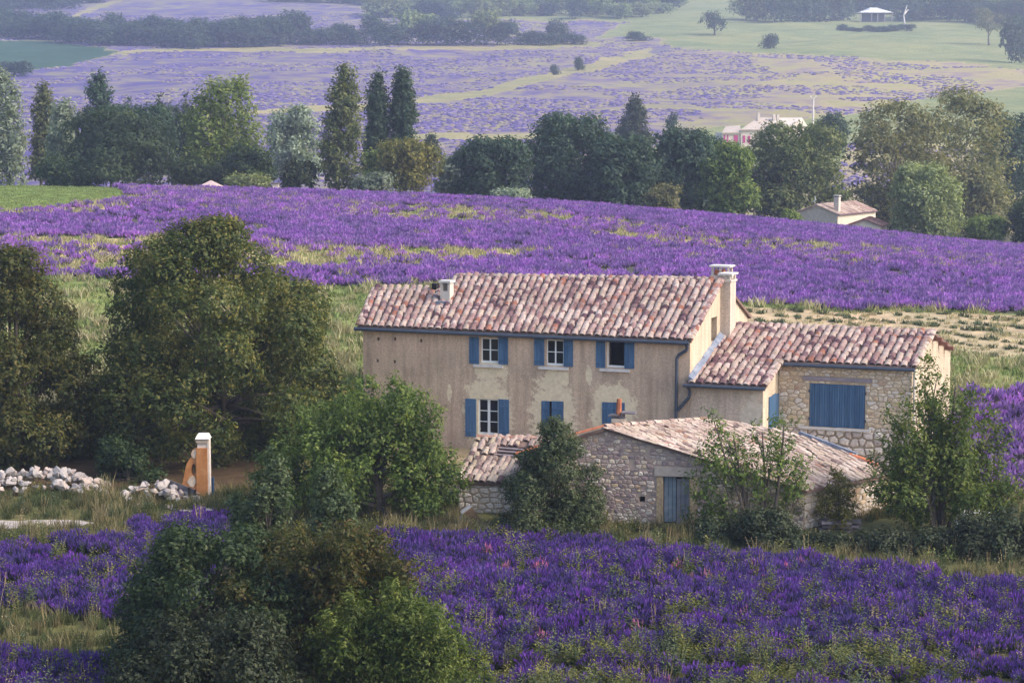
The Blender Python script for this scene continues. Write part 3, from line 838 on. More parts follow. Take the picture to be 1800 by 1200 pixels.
# ------------------------------------------------------------------ joinery
def shutter(parent, x0, x1, z0, z1, y, mat=None, n=4, rot=0.0, name='shutter'):
    """boarded shutter lying against the wall, boards and two ledges"""
    m = MB(); w = (x1 - x0) / n
    for k in range(n): m.box(x0 + k * w + .006, x0 + (k + 1) * w - .006, y - .045, y - .015, z0 + random.uniform(0, .006), z1 - random.uniform(0, .006))
    m.box(x0 + .004, x1 - .004, y - .018, y - .006, z0 + .01, z1 - .01)
    for f in (.14, .82):
        zz = z0 + (z1 - z0) * f; m.box(x0 + .02, x1 - .02, y - .07, y - .045, zz - .05, zz + .05)
    return m.build(name, mat or BLUE, parent)
def window(parent, x0, x1, z0, z1, y, nx, nz, fw=.055, mull=.07, bottom=.10, name='window'):
    m = MB()
    m.box(x0, x0 + fw, y - .06, y, z0, z1); m.box(x1 - fw, x1, y - .06, y, z0, z1)
    m.box(x0 + fw, x1 - fw, y - .06, y, z1 - fw, z1); m.box(x0 + fw, x1 - fw, y - .07, y, z0, z0 + bottom)
    cw = (x1 - x0 - 2 * fw) / nx; chh = (z1 - z0 - fw - bottom) / nz
    for i in range(1, nx): m.box(x0 + fw + cw * i - mull / 2, x0 + fw + cw * i + mull / 2, y - .055, y - .004, z0 + bottom, z1 - fw)
    for j in range(1, nz):
        zz = z0 + bottom + chh * j
        for i in range(nx):
            a = x0 + fw + cw * i + (mull / 2 if i else 0); b = x0 + fw + cw * (i + 1) - (mull / 2 if i < nx - 1 else 0)
            m.box(a, b, y - .045, y - .006, zz - .02, zz + .02)
    o = m.build(name, WHITE, parent)
    for i in range(nx):
        for j in range(nz):
            g = MB()
            a = x0 + fw + cw * i + (mull / 2 if i else 0); b = x0 + fw + cw * (i + 1) - (mull / 2 if i < nx - 1 else 0)
            c = z0 + bottom + chh * j + (.02 if j else 0); d = z0 + bottom + chh * (j + 1) - (.02 if j < nz - 1 else 0)
            g.box(a, b, y - .03, y - .018, c, d); g.build('pane', GLASS, o)
    return o
def boxpart(name, mat, parent, *a, m=None):
    b = MB(); b.box(*a, m=m); return b.build(name, mat, parent)

# ================================================================== THE FARMHOUSE
TH = math.radians(21.8)
R0 = P(1210, 598, 111.96)
HF = Frame((R0.x, R0.y, 0), TH)
house = empty('farmhouse', (R0.x, R0.y, 0), -TH, 'two-storey farmhouse with roughcast front, blue shutters and long clay tiled roof', 'farmhouse')
YF = .28                                              # front wall stands this far behind the eaves edge
ZE = R0.z
xl, _ = HF.onY(628, 573, 0.0)
zl = HF.onY(628, 573, 0.0)[1]
RT = HF.onplane(1268, 491, (0, 5.2, 0), (0, 1, 0)); RT = Vector((.14, 5.2, RT.z))
LT = Vector((xl - 1.2, 5.2, HF.onplane(800, 487, (0, 5.2, 0), (0, 1, 0)).z))
mainroof = bil((xl, 0, zl), (.14, 0, ZE), RT, LT)
low_v = .70
ux = .235
XW = HF.onY(638, 600, YF)[0]
def zroof(u, y): return mainroof(u, y / 5.2).z
# the front wall with its openings, measured from the photograph on the wall's own plane
def rect(x0, y0, x1, y1, yy=YF):
    a, b = HF.onY(x0, y0, yy), HF.onY(x1, y1, yy)
    return a[0], b[0], b[1], a[1]
W_UP = [rect(845, 593.5, 876, 638.5), rect(960, 596.5, 990.5, 643), rect(1066.5, 598.5, 1097.5, 646.5)]
W_LO = [rect(840, 700, 876, 767), rect(951.5, 704, 990.5, 790), rect(1058, 706, 1098, 770)]
W_BUSH = rect(688, 696, 716, 738)
HOLES = [rect(x - 2, y - 3, x + 2.2, y + 3) for x, y in ((665, 595.5), (694, 596), (663.5, 634), (693.5, 635.5), (740, 599))]
def loop(r): return [(r[0], r[2]), (r[1], r[2]), (r[1], r[3]), (r[0], r[3])]
zwl, zwr = zl + YF * .45 - .05, ZE + YF * .45 - .05
m = MB()
m.prism([(XW, -.5), (0, -.5), (0, zwr), (XW, zwl)], [loop(r) for r in W_UP + W_LO + [W_BUSH] + HOLES], lambda x, z, d: Vector((x, YF + d, z)), .5)
cen = lambda r, dz=0: ((r[0] + r[1]) / 2, (r[2] + r[3]) / 2 + dz)
PATCH = [(*cen(W_LO[0], .35), 1.35, 1.9), (*cen(W_LO[1], .6), 1.25, 2.0), (*cen(W_LO[2], .55), 1.15, 1.35), (*cen(W_UP[0], -.95), .95, .5), (*cen(W_BUSH), 1.2, .9)]
for px, py, rx, rz in ((990, 665, .35, .5), (1035, 660, .16, .5), (790, 690, .14, .5)):
    q = HF.onY(px, py, YF); PATCH.append((q[0], q[1], rx, rz))
FACADE = plaster('roughcast', (.42, .315, .235), (.51, .39, .285), (.59, .46, .325), 20, PATCH, (.72, .61, .43), (5.0, 6.3, (.60, .44, .32)))
m.build('front_wall', FACADE, house)
# putlog holes are dark: the room behind is unlit.  gable and the hidden walls
GABLE = plaster('gable_render', (.47, .39, .295), (.53, .45, .345), (.57, .49, .395), 14)
yb = 10.0
nich = [HF.onX(1250, 559, 0.0), HF.onX(1260, 598, 0.0)]
ny0, ny1, nz0, nz1 = nich[0][0], nich[1][0], nich[1][1], nich[0][1]
m = MB()
rg = lambda y: (ZE + (RT.z - ZE) * y / 5.2 if y < 5.2 else RT.z - (y - 5.2) * .45) - .07
m.prism([(YF + .5, -.5), (yb, -.5), (yb, rg(yb)), (5.2, rg(5.2)), (YF + .5, rg(YF + .5))],
        [[(ny0, nz0), (ny1, nz0), (ny1, nz1), (ny0, nz1)]], lambda y, z, d: Vector((-d, y, z)), .45)
m.build('gable_wall', GABLE, house)
boxpart('niche_back', simple('grey_niche', (.24, .20, .18), (.34, .29, .25)), house, -.40, -.28, ny0 - .05, ny1 + .05, nz0 - .05, nz1 + .05)
m = MB()
m.box(XW - .9, -.46, yb - .4, yb, -.5, rg(yb) - .02)
m.prism([(YF + .5, -.5), (yb - .4, -.5), (yb - .4, 7), (5.2 * low_v, zroof(0, 5.2 * low_v) - .25), (YF + .5, zroof(0, YF + .5) - .2)], [],
        lambda y, z, d: Vector((XW - .23 * (y - YF - .5) + .02 + d, y, z)), .4)
m.build('rear_wall', GABLE, house)
# roof: deck, single tiles, ridge
m = MB()
slab(m, mainroof, 0, low_v); slab(m, mainroof, low_v, 1.0, ux, 1.0)
RB = bil(LT + Vector((ux * (RT.x - LT.x), 0, .0)) * 1.0, RT, Vector((RT.x, yb + .3, rg(yb + .3) + .1)), Vector((LT.x + ux * (RT.x - LT.x), yb + .3, rg(yb + .3) + .1)))
slab(m, RB)
lowtop = [mainroof(0, low_v), mainroof(ux, low_v)]
slab(m, bil(lowtop[0], lowtop[1], lowtop[1] + Vector((0, 6.2, -2.3)), lowtop[0] + Vector((-1, 6.2, -2.3))))
roof = m.build('roof', UNDER, house)
random.seed(11)
TP = [barrel_tile('roof_tile', .178, .145, .115, .45, TILES, 6, .006) for _ in range(4)]
lay_tiles(roof, house, HF, mainroof, 46, 16, lambda u, v: v < low_v + .02 or u > ux, TP, 300, .015, .02)
RP = [barrel_tile('ridge_tile', .17, .15, .12, .52, TILES_PALE, 6, .006) for _ in range(3)]
def ridge(parent, a, b, protos, n, name='ridge_tile', lift=0.0):
    a, b = Vector(a), Vector(b); d = (b - a); L = d.length; d.normalize(); up = Vector((0, 0, 1)); s = d.cross(up).normalized(); up = s.cross(d)
    for k in range(n):
        M = Matrix((s, d, up)).transposed().to_4x4(); M.translation = a + d * (L * k / n) + up * (lift + random.uniform(-.012, .02)) + s * random.gauss(0, .012)
        o = link(bpy.data.objects.new(name, random.choice(protos)), parent); o.matrix_local = M
ridge(roof, mainroof(ux, 1.0), mainroof(1, 1.0), RP, 33)
ridge(roof, mainroof(0, low_v), mainroof(ux, low_v), RP, 10)
ridge(roof, mainroof(ux, low_v), mainroof(ux, 1.0), RP, 4, lift=-.03)
ridge(roof, mainroof(.003, 0.0) + Vector((0, 0, .02)), mainroof(.003, low_v) + Vector((0, 0, .02)), RP, 10)
ridge(roof, mainroof(.996, .0) + Vector((0, 0, .02)), mainroof(.996, 1.0) + Vector((0, 0, .02)), TP, 14, 'roof_tile')
# under-eaves course of corbelled tiles
m = MB(); e0, e1 = mainroof(0, 0), mainroof(1, 0)
for k in range(46):
    p = e0.lerp(e1, (k + .5) / 46); m.tube([p + Vector((0, .02, -.10)), p + Vector((0, YF, -.10))], .085, 6)
o = m.build('eaves_course', TILES, house); o['kind'] = 'stuff'
# gutter and downpipe
m = MB(); m.tube([e0 + Vector((-.12, -.10, -.13)), e1 + Vector((-.08, -.10, -.13))], .095, 8); m.build('gutter', SLATE, house)
def pipe(parent, pts, r=.085, name='downpipe', y=None):
    q = []
    for px, py, yy in pts:
        x, z = HF.onY(px, py, yy); q.append(Vector((x, yy, z)))
    m = MB(); m.tube(q, r, 8)
    for f in ((0.35, .65) if len(q) > 3 else ()):
        i = len(q) - 2; p = q[i].lerp(q[i + 1], f); m.tube([p - Vector((0, 0, .05)), p + Vector((0, 0, .05))], r * 1.25, 8)
    return m.build(name, SLATE, parent, smooth=False)
pipe(house, [(1205, 600, -.10), (1208, 612, YF - .12), (1206, 616, YF - .12), (1193, 624, YF - .12), (1190, 630, YF - .12), (1188.5, 720, YF - .12), (1188, 790, YF - .12)])
pipe(house, [(1208, 678, .0), (1213, 688, YF - .12), (1211, 698, YF - .12), (1191, 722, YF - .12)], .075)
# windows, sills, shutters
random.seed(5)
for k, r in enumerate(W_UP[:2]): window(house, *r, YF + .16, 2, 2)
r = W_UP[2]                                            # casement standing open: only its frame is left in the wall
m = MB(); m.box(r[0], r[0] + .055, YF + .10, YF + .16, r[2], r[3]); m.box(r[0] + .055, r[1], YF + .10, YF + .16, r[2], r[2] + .09); m.box(r[0] + .055, r[1], YF + .1, YF + .16, r[3] - .05, r[3]); m.build('open_window_frame', WHITE, house)
boxpart('shade_backing', DARK, house, W_UP[2][0] - .3, W_UP[2][1] + .3, YF + 1.6, YF + 1.65, r[2] - .4, r[3] + .4)  # near-black sheet paints the unlit depth behind the open casement
window(house, *W_LO[0], YF + .16, 2, 3, .07, .13, .16)
window(house, *W_BUSH, YF + .16, 2, 2)
for s in ((832, 639.5, 883.5, 647), (946.5, 643.5, 998, 651), (1054, 647, 1106, 654.5)):
    a = rect(*s, YF - .12); boxpart('window_sill', SILLM, house, a[0], a[1], YF - .14, YF + .12, a[2], a[3] - .012)
for s in ((825, 591.5, 842.3, 639.5), (876.3, 592.3, 893.3, 640.8), (939.3, 594, 957, 642.3), (991, 595.8, 1007.5, 644.6), (1047.8, 597.2, 1064, 646.4), (1098, 598.2, 1115.2, 648), (818.2, 699.7, 837.3, 767.5), (876.5, 701, 895.2, 768.5), (678, 695, 687.5, 739), (716.5, 697, 727, 741)):
    a = rect(*s); shutter(house, *a, YF)
a = rect(952.3, 703.8, 966, 790); shutter(house, *a, YF + .02)
a = rect(970, 704.2, 990.2, 790); shutter(house, *a, YF + .02)
a = rect(1058.5, 706.3, 1078, 770); shutter(house, *a, YF + .02)
a = rect(1078.4, 706.6, 1098, 770); shutter(house, *a, YF + .02)
boxpart('shade_backing', DARK, house, W_LO[1][0] - .2, W_LO[1][1] + .2, YF + .8, YF + .85, W_LO[1][2], W_LO[1][3] + .2)  # another near-black sheet, painting the shade between the ajar shutters
# big stack on the gable, small vent on the front slope
def chimney_cap(parent, x0, x1, y0, y1, z, h, slabt=.08, pot=None):
    m = MB(); m.box(x0 - .06, x1 + .06, y0 - .06, y1 + .06, z, z + .09); m.build('chimney_collar', CONC, parent)
    w = .1
    for x in (x0, (x0 + x1) / 2 - w / 2, x1 - w):
        for y in (y0, y1 - w): boxpart('cap_pillar', CONC, parent, x, x + w, y, y + w, z + .09, z + h)
    boxpart('cap_slab', SILLM, parent, x0 - .10, x1 + .10, y0 - .1, y1 + .1, z + h, z + h + slabt)
q = [HF.onX(1290, 600, .55), HF.onX(1268, 600, .0)]
ys0 = HF.onX(1266, 560, .0)[0]
cy0, cy1 = ys0, ys0 + .95
ctop = HF.onplane(1276, 492, (0, cy0, 0), (0, 1, 0)).z
cx1 = HF.onY(1283.5, 540, cy0)[0]
m = MB(); m.box(-.02, cx1, cy0, cy1, 2.5, ctop - .1)
ch = m.build('chimney', plaster('stack_render', (.50, .42, .36), (.56, .48, .41), (.60, .52, .44), 12), house)
chimney_cap(ch, -.02, cx1, cy0, cy1, ctop - .1, .34)
q0, q1 = HF.onplane(1249, 487, (0, cy1 + .2, 0), (0, 1, 0)), HF.onplane(1282, 468, (0, cy1 + .2, 0), (0, 1, 0))
m = MB(); m.box(q0.x, q1.x - .02, cy1 + .25, cy1 + 1.0, RT.z - .8, q0.z); ch2 = m.build('chimney', CONC, house)
chimney_cap(ch2, q0.x + .02, q1.x - .05, cy1 + .27, cy1 + .98, q0.z, q1.z - q0.z - .06)
boxpart('flue_pot', ORANGE_TILE, ch2, q0.x + .14, q0.x + .62, cy1 + .4, cy1 + .8, q0.z + .09, q0.z + .34)
vu = (HF.onplane(783, 531, mainroof(.2, .5), (mainroof(.3, .5) - mainroof(.2, .5)).cross(mainroof(.2, .6) - mainroof(.2, .5))))
zt = HF.onplane(783, 497, vu, (0, 1, 0)).z
hw = 10.0 / ppm(118)
m = MB(); m.box(vu.x - hw, vu.x + hw * .85, vu.y, vu.y + .5, vu.z - .5, zt - .42); v1 = m.build('vent_chimney', CONC, house)
m = MB()
for x in (vu.x - hw, vu.x + hw * .85 - .12): m.box(x, x + .12, vu.y, vu.y + .5, zt - .42, zt)
m.box(vu.x - hw + .12, vu.x + hw * .85 - .12, vu.y + .38, vu.y + .5, zt - .42, zt)
m.build('vent_cheeks', CONC, v1)
boxpart('cap_slab', SILLM, v1, vu.x - hw - .07, vu.x + hw * .85 + .07, vu.y - .07, vu.y + .57, zt, zt + .11)
boxpart('lead_apron', LEAD, v1, vu.x - hw - .1, vu.x + hw * .85 + .1, vu.y - .35, vu.y - .01, vu.z - .13, vu.z + .07)
q = HF.onplane(765.5, 502, (0, vu.y + 1.1, 0), (0, 1, 0))
boxpart('vent_pipe', DARK, house, q.x - .13, q.x + .13, vu.y + .9, vu.y + 1.3, q.z - 1.2, q.z + .12)

# ================================================================== THE STONE BARN WING
wing = empty('barn', HF.W((5.0, 4.0, 0)), -TH, 'cream stone barn wing with big blue boarded hatch under a wooden lintel', 'barn')
WF = Frame(HF.W((5.0, 4.0, 0)), TH)
OX, OY = 5.0, 4.0
pe = HF.onplane(1203, 673, (0, -.05, 0), (0, 1, 0)); ZW = pe.z
SL = (HF.onX(1287, 566, .05)[1] - ZW) / (HF.onX(1287, 566, .05)[0] + .05)
wn_ = Vector((0, -SL, 1)); w0 = Vector((0, -.05, ZW))
def wp(px, py): return HF.onplane(px, py, w0, wn_)
c_r = wp(1340, 679); b_l = wp(1379, 638); b_r = wp(1613, 645); r_l = wp(1292, 572); r_r = wp(1640, 580)
XC = (c_r.x + b_l.x) / 2; YB = (b_l.y + b_r.y) / 2; YR = (r_l.y + r_r.y) / 2; XR = (b_r.x + r_r.x) / 2
zw = lambda y: ZW + SL * (y + .05)
off = Vector((-OX, -OY, 0))
fw1 = bil(Vector((pe.x, -.05, zw(-.05))) + off, Vector((XC, -.05, zw(-.05))) + off, Vector((XC, YB, zw(YB))) + off, Vector((.03, YB, zw(YB))) + off)
fw2 = bil(Vector((.03, YB, zw(YB))) + off, Vector((XR, YB, zw(YB))) + off, Vector((XR, YR, zw(YR))) + off, Vector((.03, YR, zw(YR))) + off)
m = MB(); slab(m, fw1, th=.12); slab(m, fw2, th=.12)
slab(m, bil(fw2(0, 1), fw2(1, 1), fw2(1, 1) + Vector((0, 5, -1.3)), fw2(0, 1) + Vector((0, 5, -1.3))), th=.12)
wroof = m.build('roof', UNDER, wing)
random.seed(12)
n1 = int(round(XC / .375)); n2 = int(round(XR / .375))
# one continuous slope, stepped at the front: columns run through
full = bil(Vector((0, -.05, zw(-.05))) + off, Vector((XR, -.05, zw(-.05))) + off, Vector((XR, YR, zw(YR))) + off, Vector((0, YR, zw(YR))) + off)
vb = (YB + .05) / (YR + .05)
nr = int(round((YR + .05) * math.sqrt(1 + SL * SL) / .43))
jb = round(vb * nr) / nr
lay_tiles(wroof, wing, WF, full, n2, nr, lambda u, v: v > jb or u * XR < XC, TP, 300, .015, .022)
ridge(wroof, fw2(0, 1), fw2(1, 1), [barrel_tile('ridge_tile', .16, .14, .11, .52, tile_mat('dull_ridge', [(0, (.20, .12, .11)), (.5, (.30, .20, .18)), (.8, (.42, .33, .28))]))], 24)
ridge(wroof, fw2(.996, 0) + Vector((0, 0, .03)), fw2(.996, 1) + Vector((0, 0, .03)), RP, 12)
ridge(wroof, fw1(.985, 0) + Vector((0, 0, .03)), fw1(.985, 1) + Vector((0, 0, .03)), TP, 8, 'roof_tile')
m = MB()
for a, b in ((fw1(0, 0), fw1(1, 0)), (fw2((XC + .1) / XR, 0), fw2(1, 0))):
    m2 = MB(); m2.tube([a + Vector((-.03, -.1, -.10)), b + Vector((0, -.1, -.10))], .085, 8); m2.build('gutter', SLATE, wing)
# lead flashing up the farmhouse gable
m = MB()
for k in range(9):
    y0, y1 = -.0 + k * (cy0 - .1) / 9, (k + 1) * (cy0 - .1) / 9
    m.add([Vector((.02, y0, zw(y0) + .30 + random.uniform(-.03, .05))) + off, Vector((.02, y1 + .03, zw(y1) + .30 + random.uniform(-.03, .05))) + off, Vector((.26, y1 + .03, zw(y1) + .16)) + off, Vector((.26, y0, zw(y0) + .16)) + off,
           Vector((.02, y0, zw(y0))) + off, Vector((.02, y1 + .03, zw(y1))) + off, Vector((.26, y1 + .03, zw(y1))) + off, Vector((.26, y0, zw(y0))) + off],
          [(0, 1, 2, 3), (0, 4, 5, 1), (3, 2, 6, 7), (0, 3, 7, 4), (1, 5, 6, 2)])
m.build('flashing', LEAD, wing)
# low plastered link: front, side with its little shutter
xw1 = XC - .22; yw1 = YF + .02; yw2 = YB + .22
m = MB()
m.prism([(.02, -.5), (xw1, -.5), (xw1, zw(yw1) - .12), (.02, zw(yw1) - .12)], [], lambda x, z, d: Vector((x, yw1 + d, z)) + off, .4)
m.build('link_wall', plaster('tan_render', (.52, .40, .30), (.58, .46, .35), (.62, .51, .39), 10, [((xw1 - .5) - OX, 2.9, .62, 1.7)], (.64, .55, .44)), wing)
sv = [HF.onX(1351, 698, xw1), HF.onX(1368.5, 728, xw1)]
sy0, sy1, sz0, sz1 = sv[0][0], sv[1][0], sv[1][1] - .5, sv[0][1]
m = MB()
m.prism([(yw1 + .4, -.5), (yw2, -.5), (yw2, zw(yw2) - .12), (yw1 + .4, zw(yw1 + .4) - .12)], [], lambda y, z, d: Vector((xw1 - d, y, z)) + off, .4)
m.build('link_side_wall', GABLE, wing)
m = MB(); m.box(xw1, xw1 + .03, sy0, sy1, sz0, sz1)
for k in range(3): m.box(xw1 + .03, xw1 + .05, sy0 + (sy1 - sy0) * k / 3 + .008, sy0 + (sy1 - sy0) * (k + 1) / 3 - .008, sz0 + .01, sz1 + (.06 if k == 1 else 0))
for v in range(len(m.v)): m.v[v] = tuple(Vector(m.v[v]) + off)
m.build('shutter', BLUE, wing)
# barn front: stones round the hatch
yw3 = YB + .24
def brect(x0, y0, x1, y1, yy=yw3):
    a, b = HF.onY(x0, y0, yy), HF.onY(x1, y1, yy); return a[0], b[0], b[1], a[1]
H = brect(1423, 673, 1520, 754); LT_ = brect(1412, 660.5, 1532.5, 673)
xb1 = XR - .18
m = MB()
pol = [(xw1 + .01, -.5), (xb1, -.5), (xb1, zw(yw3) - .12), (xw1 + .01, zw(yw3) - .12)]
m.prism(pol, [loop(H)], lambda x, z, d: Vector((x, yw3 + d, z)) + off, .45)
bw = m.build('front_wall', MORTAR, wing)
ledge = H[2]
def bm_(x, y, r): return STONE_WHITE if (y < ledge + .05 or r.random() < .15) else STONE_CREAM
lay_stones(bw, [(pol[0][0], ledge - .10), (xb1, ledge - .10), (xb1, zw(yw3) - .2), (pol[0][0], zw(yw3) - .2)], [H, LT_], lambda x, z, d: Vector((x, yw3 + d, z)) + off, .36, .20, bm_, 190, None, .02, .03, seed=3)
lay_stones(bw, [(pol[0][0], .3), (xb1, .3), (xb1, ledge - .10), (pol[0][0], ledge - .10)], [], lambda x, z, d: Vector((x, yw3 + d - .03, z)) + off, .42, .32, lambda x, y, r: STONE_WHITE, 110, None, .035, .07, seed=4)
boxpart('lintel', OLDWOOD, wing, LT_[0] - OX, LT_[1] - OX, yw3 - .07 - OY, yw3 + .2 - OY, LT_[2] + .01, LT_[3])
hatch = boxpart('hatch', BLUE, wing, H[0] + .02 - OX, H[1] - .02 - OX, yw3 + .06 - OY, yw3 + .10 - OY, H[2] + .02, H[3] - .01)
npl = 22
for k in range(npl):
    a = H[0] + .02 + (H[1] - H[0] - .04) * k / npl; b = H[0] + .02 + (H[1] - H[0] - .04) * (k + 1) / npl
    g = .022 if k == 7 else .010
    boxpart('plank', BLUE, hatch, a + .008 - OX, b - g - .008 - OX, yw3 + .02 + random.uniform(-.004, .004) - OY, yw3 + .058 - OY, H[2] + .01 + random.uniform(0, .02), H[3] - .01)
for f in (.18, .82):
    for x in (H[0] - .04, H[1] - .02): boxpart('hinge', SLATE, hatch, x - OX, x + .07 - OX, yw3 - .03 - OY, yw3 + .015 - OY, H[2] + (H[3] - H[2]) * f - .07, H[2] + (H[3] - H[2]) * f + .07)
boxpart('threshold', SILLM, wing, H[0] - .5 - OX, H[1] + .3 - OX, yw3 - .16 - OY, yw3 - .075 - OY, H[2] - .12, H[2] - .005)
# end gable and back
m = MB(); yb2 = YR + 5
m.prism([(yw3 + .45, -.5), (yb2, -.5), (yb2, zw(YR) - 1.45), (YR, zw(YR) - .14), (yw3 + .45, zw(yw3 + .45) - .14)], [], lambda y, z, d: Vector((xb1 - d, y, z)) + off, .45)
m.build('gable_wall', GABLE, wing)
boxpart('rear_wall', GABLE, wing, .1 - OX, xb1 - .46 - OX, yb2 - .4 - OY, yb2 - OY, -.5, zw(YR) - 1.45)
m = MB()
for k in (.6, 2.0, 3.4):
    y = YR + k; m.box(XR - .5 - OX, XR + .28 - OX, y - .09 - OY, y + .09 - OY, zw(YR) - .26 * k - .36, zw(YR) - .26 * k - .18)
m.build('purlin_ends', simple('brown_timber', (.16, .07, .05), (.24, .11, .08), 3), wing)
pipe2 = MB(); q = HF.onY(1608, 648, yw3 - .1); pipe2.tube([Vector((q[0], yw3 - .1, q[1])) + off, Vector((q[0], yw3 - .1, .4)) + off], .07, 7); pipe2.build('downpipe', CONC, wing)

# ================================================================== THE LOW STONE SHED IN FRONT
A = P(908, 798, 103.0); B = P(1419, 862, 100.5)
th2 = math.atan2(A.y - B.y, B.x - A.x)
SF = Frame((A.x, A.y, 0), th2)
shed = empty('stone_shed', (A.x, A.y, 0), -th2, 'low rubble stone shed with faded plank door and patched tile roof', 'shed')
ap = SF.onplane(1062, 751, (0, 0, 0), (0, 1, 0)); la = SF.L(A); lb = SF.L(B)
rb = SF.L(P(1242, 738, 108.0)); rc = SF.L(P(1575, 832, 104.6)); rm = SF.L(P(1405, 765, 107.8))
la2 = Vector((la.x + (rb.x - ap.x) * .8, rb.y, la.z))
def sroof(u, v):
    """u along the ridge away from the gable, v from ridge to the long low eaves"""
    top = ap.lerp(rb, u); bot = lb.lerp(rc, u)
    p = top.lerp(bot, v)
    bulge = (rm - rb.lerp(rc, .5)) * (4 * v * (1 - v)) * u ** 2 * .9
    return p + bulge
m = MB()
N_ = 8
g = [[sroof(i / N_, j / N_) for j in range(N_ + 1)] for i in range(N_ + 1)]
b0 = len(m.v); m.v += [tuple(p) for r_ in g for p in r_] + [tuple(p - Vector((0, 0, .12))) for r_ in g for p in r_]
K = (N_ + 1) ** 2
for i in range(N_):
    for j in range(N_):
        a = i * (N_ + 1) + j; m.f.append((a, a + N_ + 1, a + N_ + 2, a + 1)); m.f.append((K + a, K + a + 1, K + a + N_ + 2, K + a + N_ + 1))
for i in range(N_):
    for (a, b) in ((i, i + 1), (N_ * (N_ + 1) + i, N_ * (N_ + 1) + i + 1), (i * (N_ + 1), (i + 1) * (N_ + 1)), (i * (N_ + 1) + N_, (i + 1) * (N_ + 1) + N_)):
        m.f.append((a, b, b + K, a + K))
slab(m, bil(la + Vector((-.12, -.1, -.02)), ap + Vector((0, -.1, -.02)), rb, la2), th=.12)
sr = m.build('roof', UNDER, shed)
random.seed(13)
TS = [barrel_tile('roof_tile', .15, .13, .065, .56, TILES_PALE, 6, .010) for _ in range(4)]
down = lambda u, v: sroof(u, 1 - v)               # tiles are laid from the eaves up
LR = (rb - ap).length; LSL = (lb - ap).length
lay_tiles(sr, shed, SF, down, int(((rb - ap).length + (rc - lb).length) / 2 / .31), int(LSL / .46), lambda u, v: True, TS, 280, .012, .03, .02)
ridge(sr, ap + Vector((0, 0, .03)), rb + Vector((0, 0, .03)), RP, 13, lift=.02)
ORT = [barrel_tile('orange_edge_tile', .17, .14, .09, .56, ORANGE_TILE)]
ridge(sr, la + Vector((.0, -.05, .02)), la.lerp(ap, .42) + Vector((0, -.05, .03)), ORT, 4, 'edge_tile')
ridge(sr, la.lerp(ap, .45) + Vector((0, -.05, .07)), ap + Vector((-.1, -.05, .03)), ORT, 5, 'edge_tile')
ridge(sr, lb + Vector((0, 0, .01)), ap + Vector((0, 0, .01)), TS, 19, 'edge_tile')
ridge(sr, rc + Vector((0, 0, .02)), rc.lerp(rm, .45) + Vector((0, 0, .05)), ORT, 5, 'edge_tile')
m = MB(); q0, q1 = SF.L(P(1405, 766, 107.7)), SF.L(P(1506, 804, 106.0)); m.tube([q0 + Vector((0, 0, .12)), q1 + Vector((0, 0, .12))], [.16, .14], 4); m.build('flashing', LEAD, sr)
# gable front with the door
D = (SF.onY(1164.5, 0, 0)[0] if False else SF.onplane(1164.5, 880, (0, 0, 0), (0, 1, 0)).x, SF.onplane(1211.5, 880, (0, 0, 0), (0, 1, 0)).x, -.02, SF.onplane(1188, 838, (0, 0, 0), (0, 1, 0)).z)
Ln = SF.onplane(1150, 838, (0, 0, 0), (0, 1, 0)).x, SF.onplane(1222, 838, (0, 0, 0), (0, 1, 0)).x, D[3], SF.onplane(1188, 822, (0, 0, 0), (0, 1, 0)).z
def srect(x, y, w, h):
    q = SF.onplane(x, y, (0, 0, 0), (0, 1, 0)); return (q.x - w / 2, q.x + w / 2, q.z - h / 2, q.z + h / 2)
NI = [srect(1128, 878, .26, .26), srect(1268, 884, .24, .24)]
pol = [(la.x + .1, -.6), (lb.x - .15, -.6), (lb.x - .15, lb.z - .12), (ap.x, ap.z - .12), (la.x + .1, la.z - .14)]
m = MB(); m.prism(pol, [loop(D)] + [loop(n_) for n_ in NI], lambda x, z, d: Vector((x, .12 + d, z)), .5)
sw = m.build('front_wall', MORTAR_D, shed)
for n_ in NI: boxpart('niche_back', DARK, shed, n_[0] - .05, n_[1] + .05, .5, .56, n_[2] - .05, n_[3] + .05)
def sm_(x, y, r):
    if y < .75: return STONE_WHITE if r.random() < .62 else STONE_PURPLE
    return STONE_WHITE if r.random() < .13 else (STONE_CREAM if r.random() < .16 else STONE_PURPLE)
JB = (D[0] - .28, D[0], -.1, D[3] + .02), (D[1], D[1] + .32, -.1, D[3] + .02)
lay_stones(sw, [(la.x + .1, -.2), (lb.x - .15, -.2), (lb.x - .15, lb.z - .14), (ap.x, ap.z - .16), (la.x + .1, la.z - .16)], [D, Ln, JB[0], JB[1]] + NI, lambda x, z, d: Vector((x, .12 + d, z)), .25, .15, sm_, 300, None, .018, .04, lambda x, y, r: r.random() < .10, seed=6)
JM = plaster('ochre_render', (.40, .30, .18), (.48, .37, .23), (.42, .33, .24), 9)
for j in JB: boxpart('door_jamb', JM, shed, j[0], j[1], .075, .118, j[2], j[3] - .03)
boxpart('lintel', simple('grey_lintel', (.34, .30, .27), (.44, .39, .35), 3), shed, Ln[0], Ln[1], .04, .3, Ln[2] + .01, Ln[3])
dr = boxpart('door', DARK, shed, D[0], D[1], .34, .38, D[2], D[3])
for k in range(6):
    a = D[0] + .03 + (D[1] - D[0] - .06) * k / 6; b = D[0] + .03 + (D[1] - D[0] - .06) * (k + 1) / 6
    boxpart('plank', DOORBLUE if k < 3 else DOORGREY, dr, a + .007, b - (.012 if k != 2 else .03), .28 + random.uniform(-.01, .01), .325, D[2] + (.16 if k < 3 else .03) + random.uniform(0, .03), D[3] - random.uniform(.02, .05) - (.08 if k > 2 else 0))
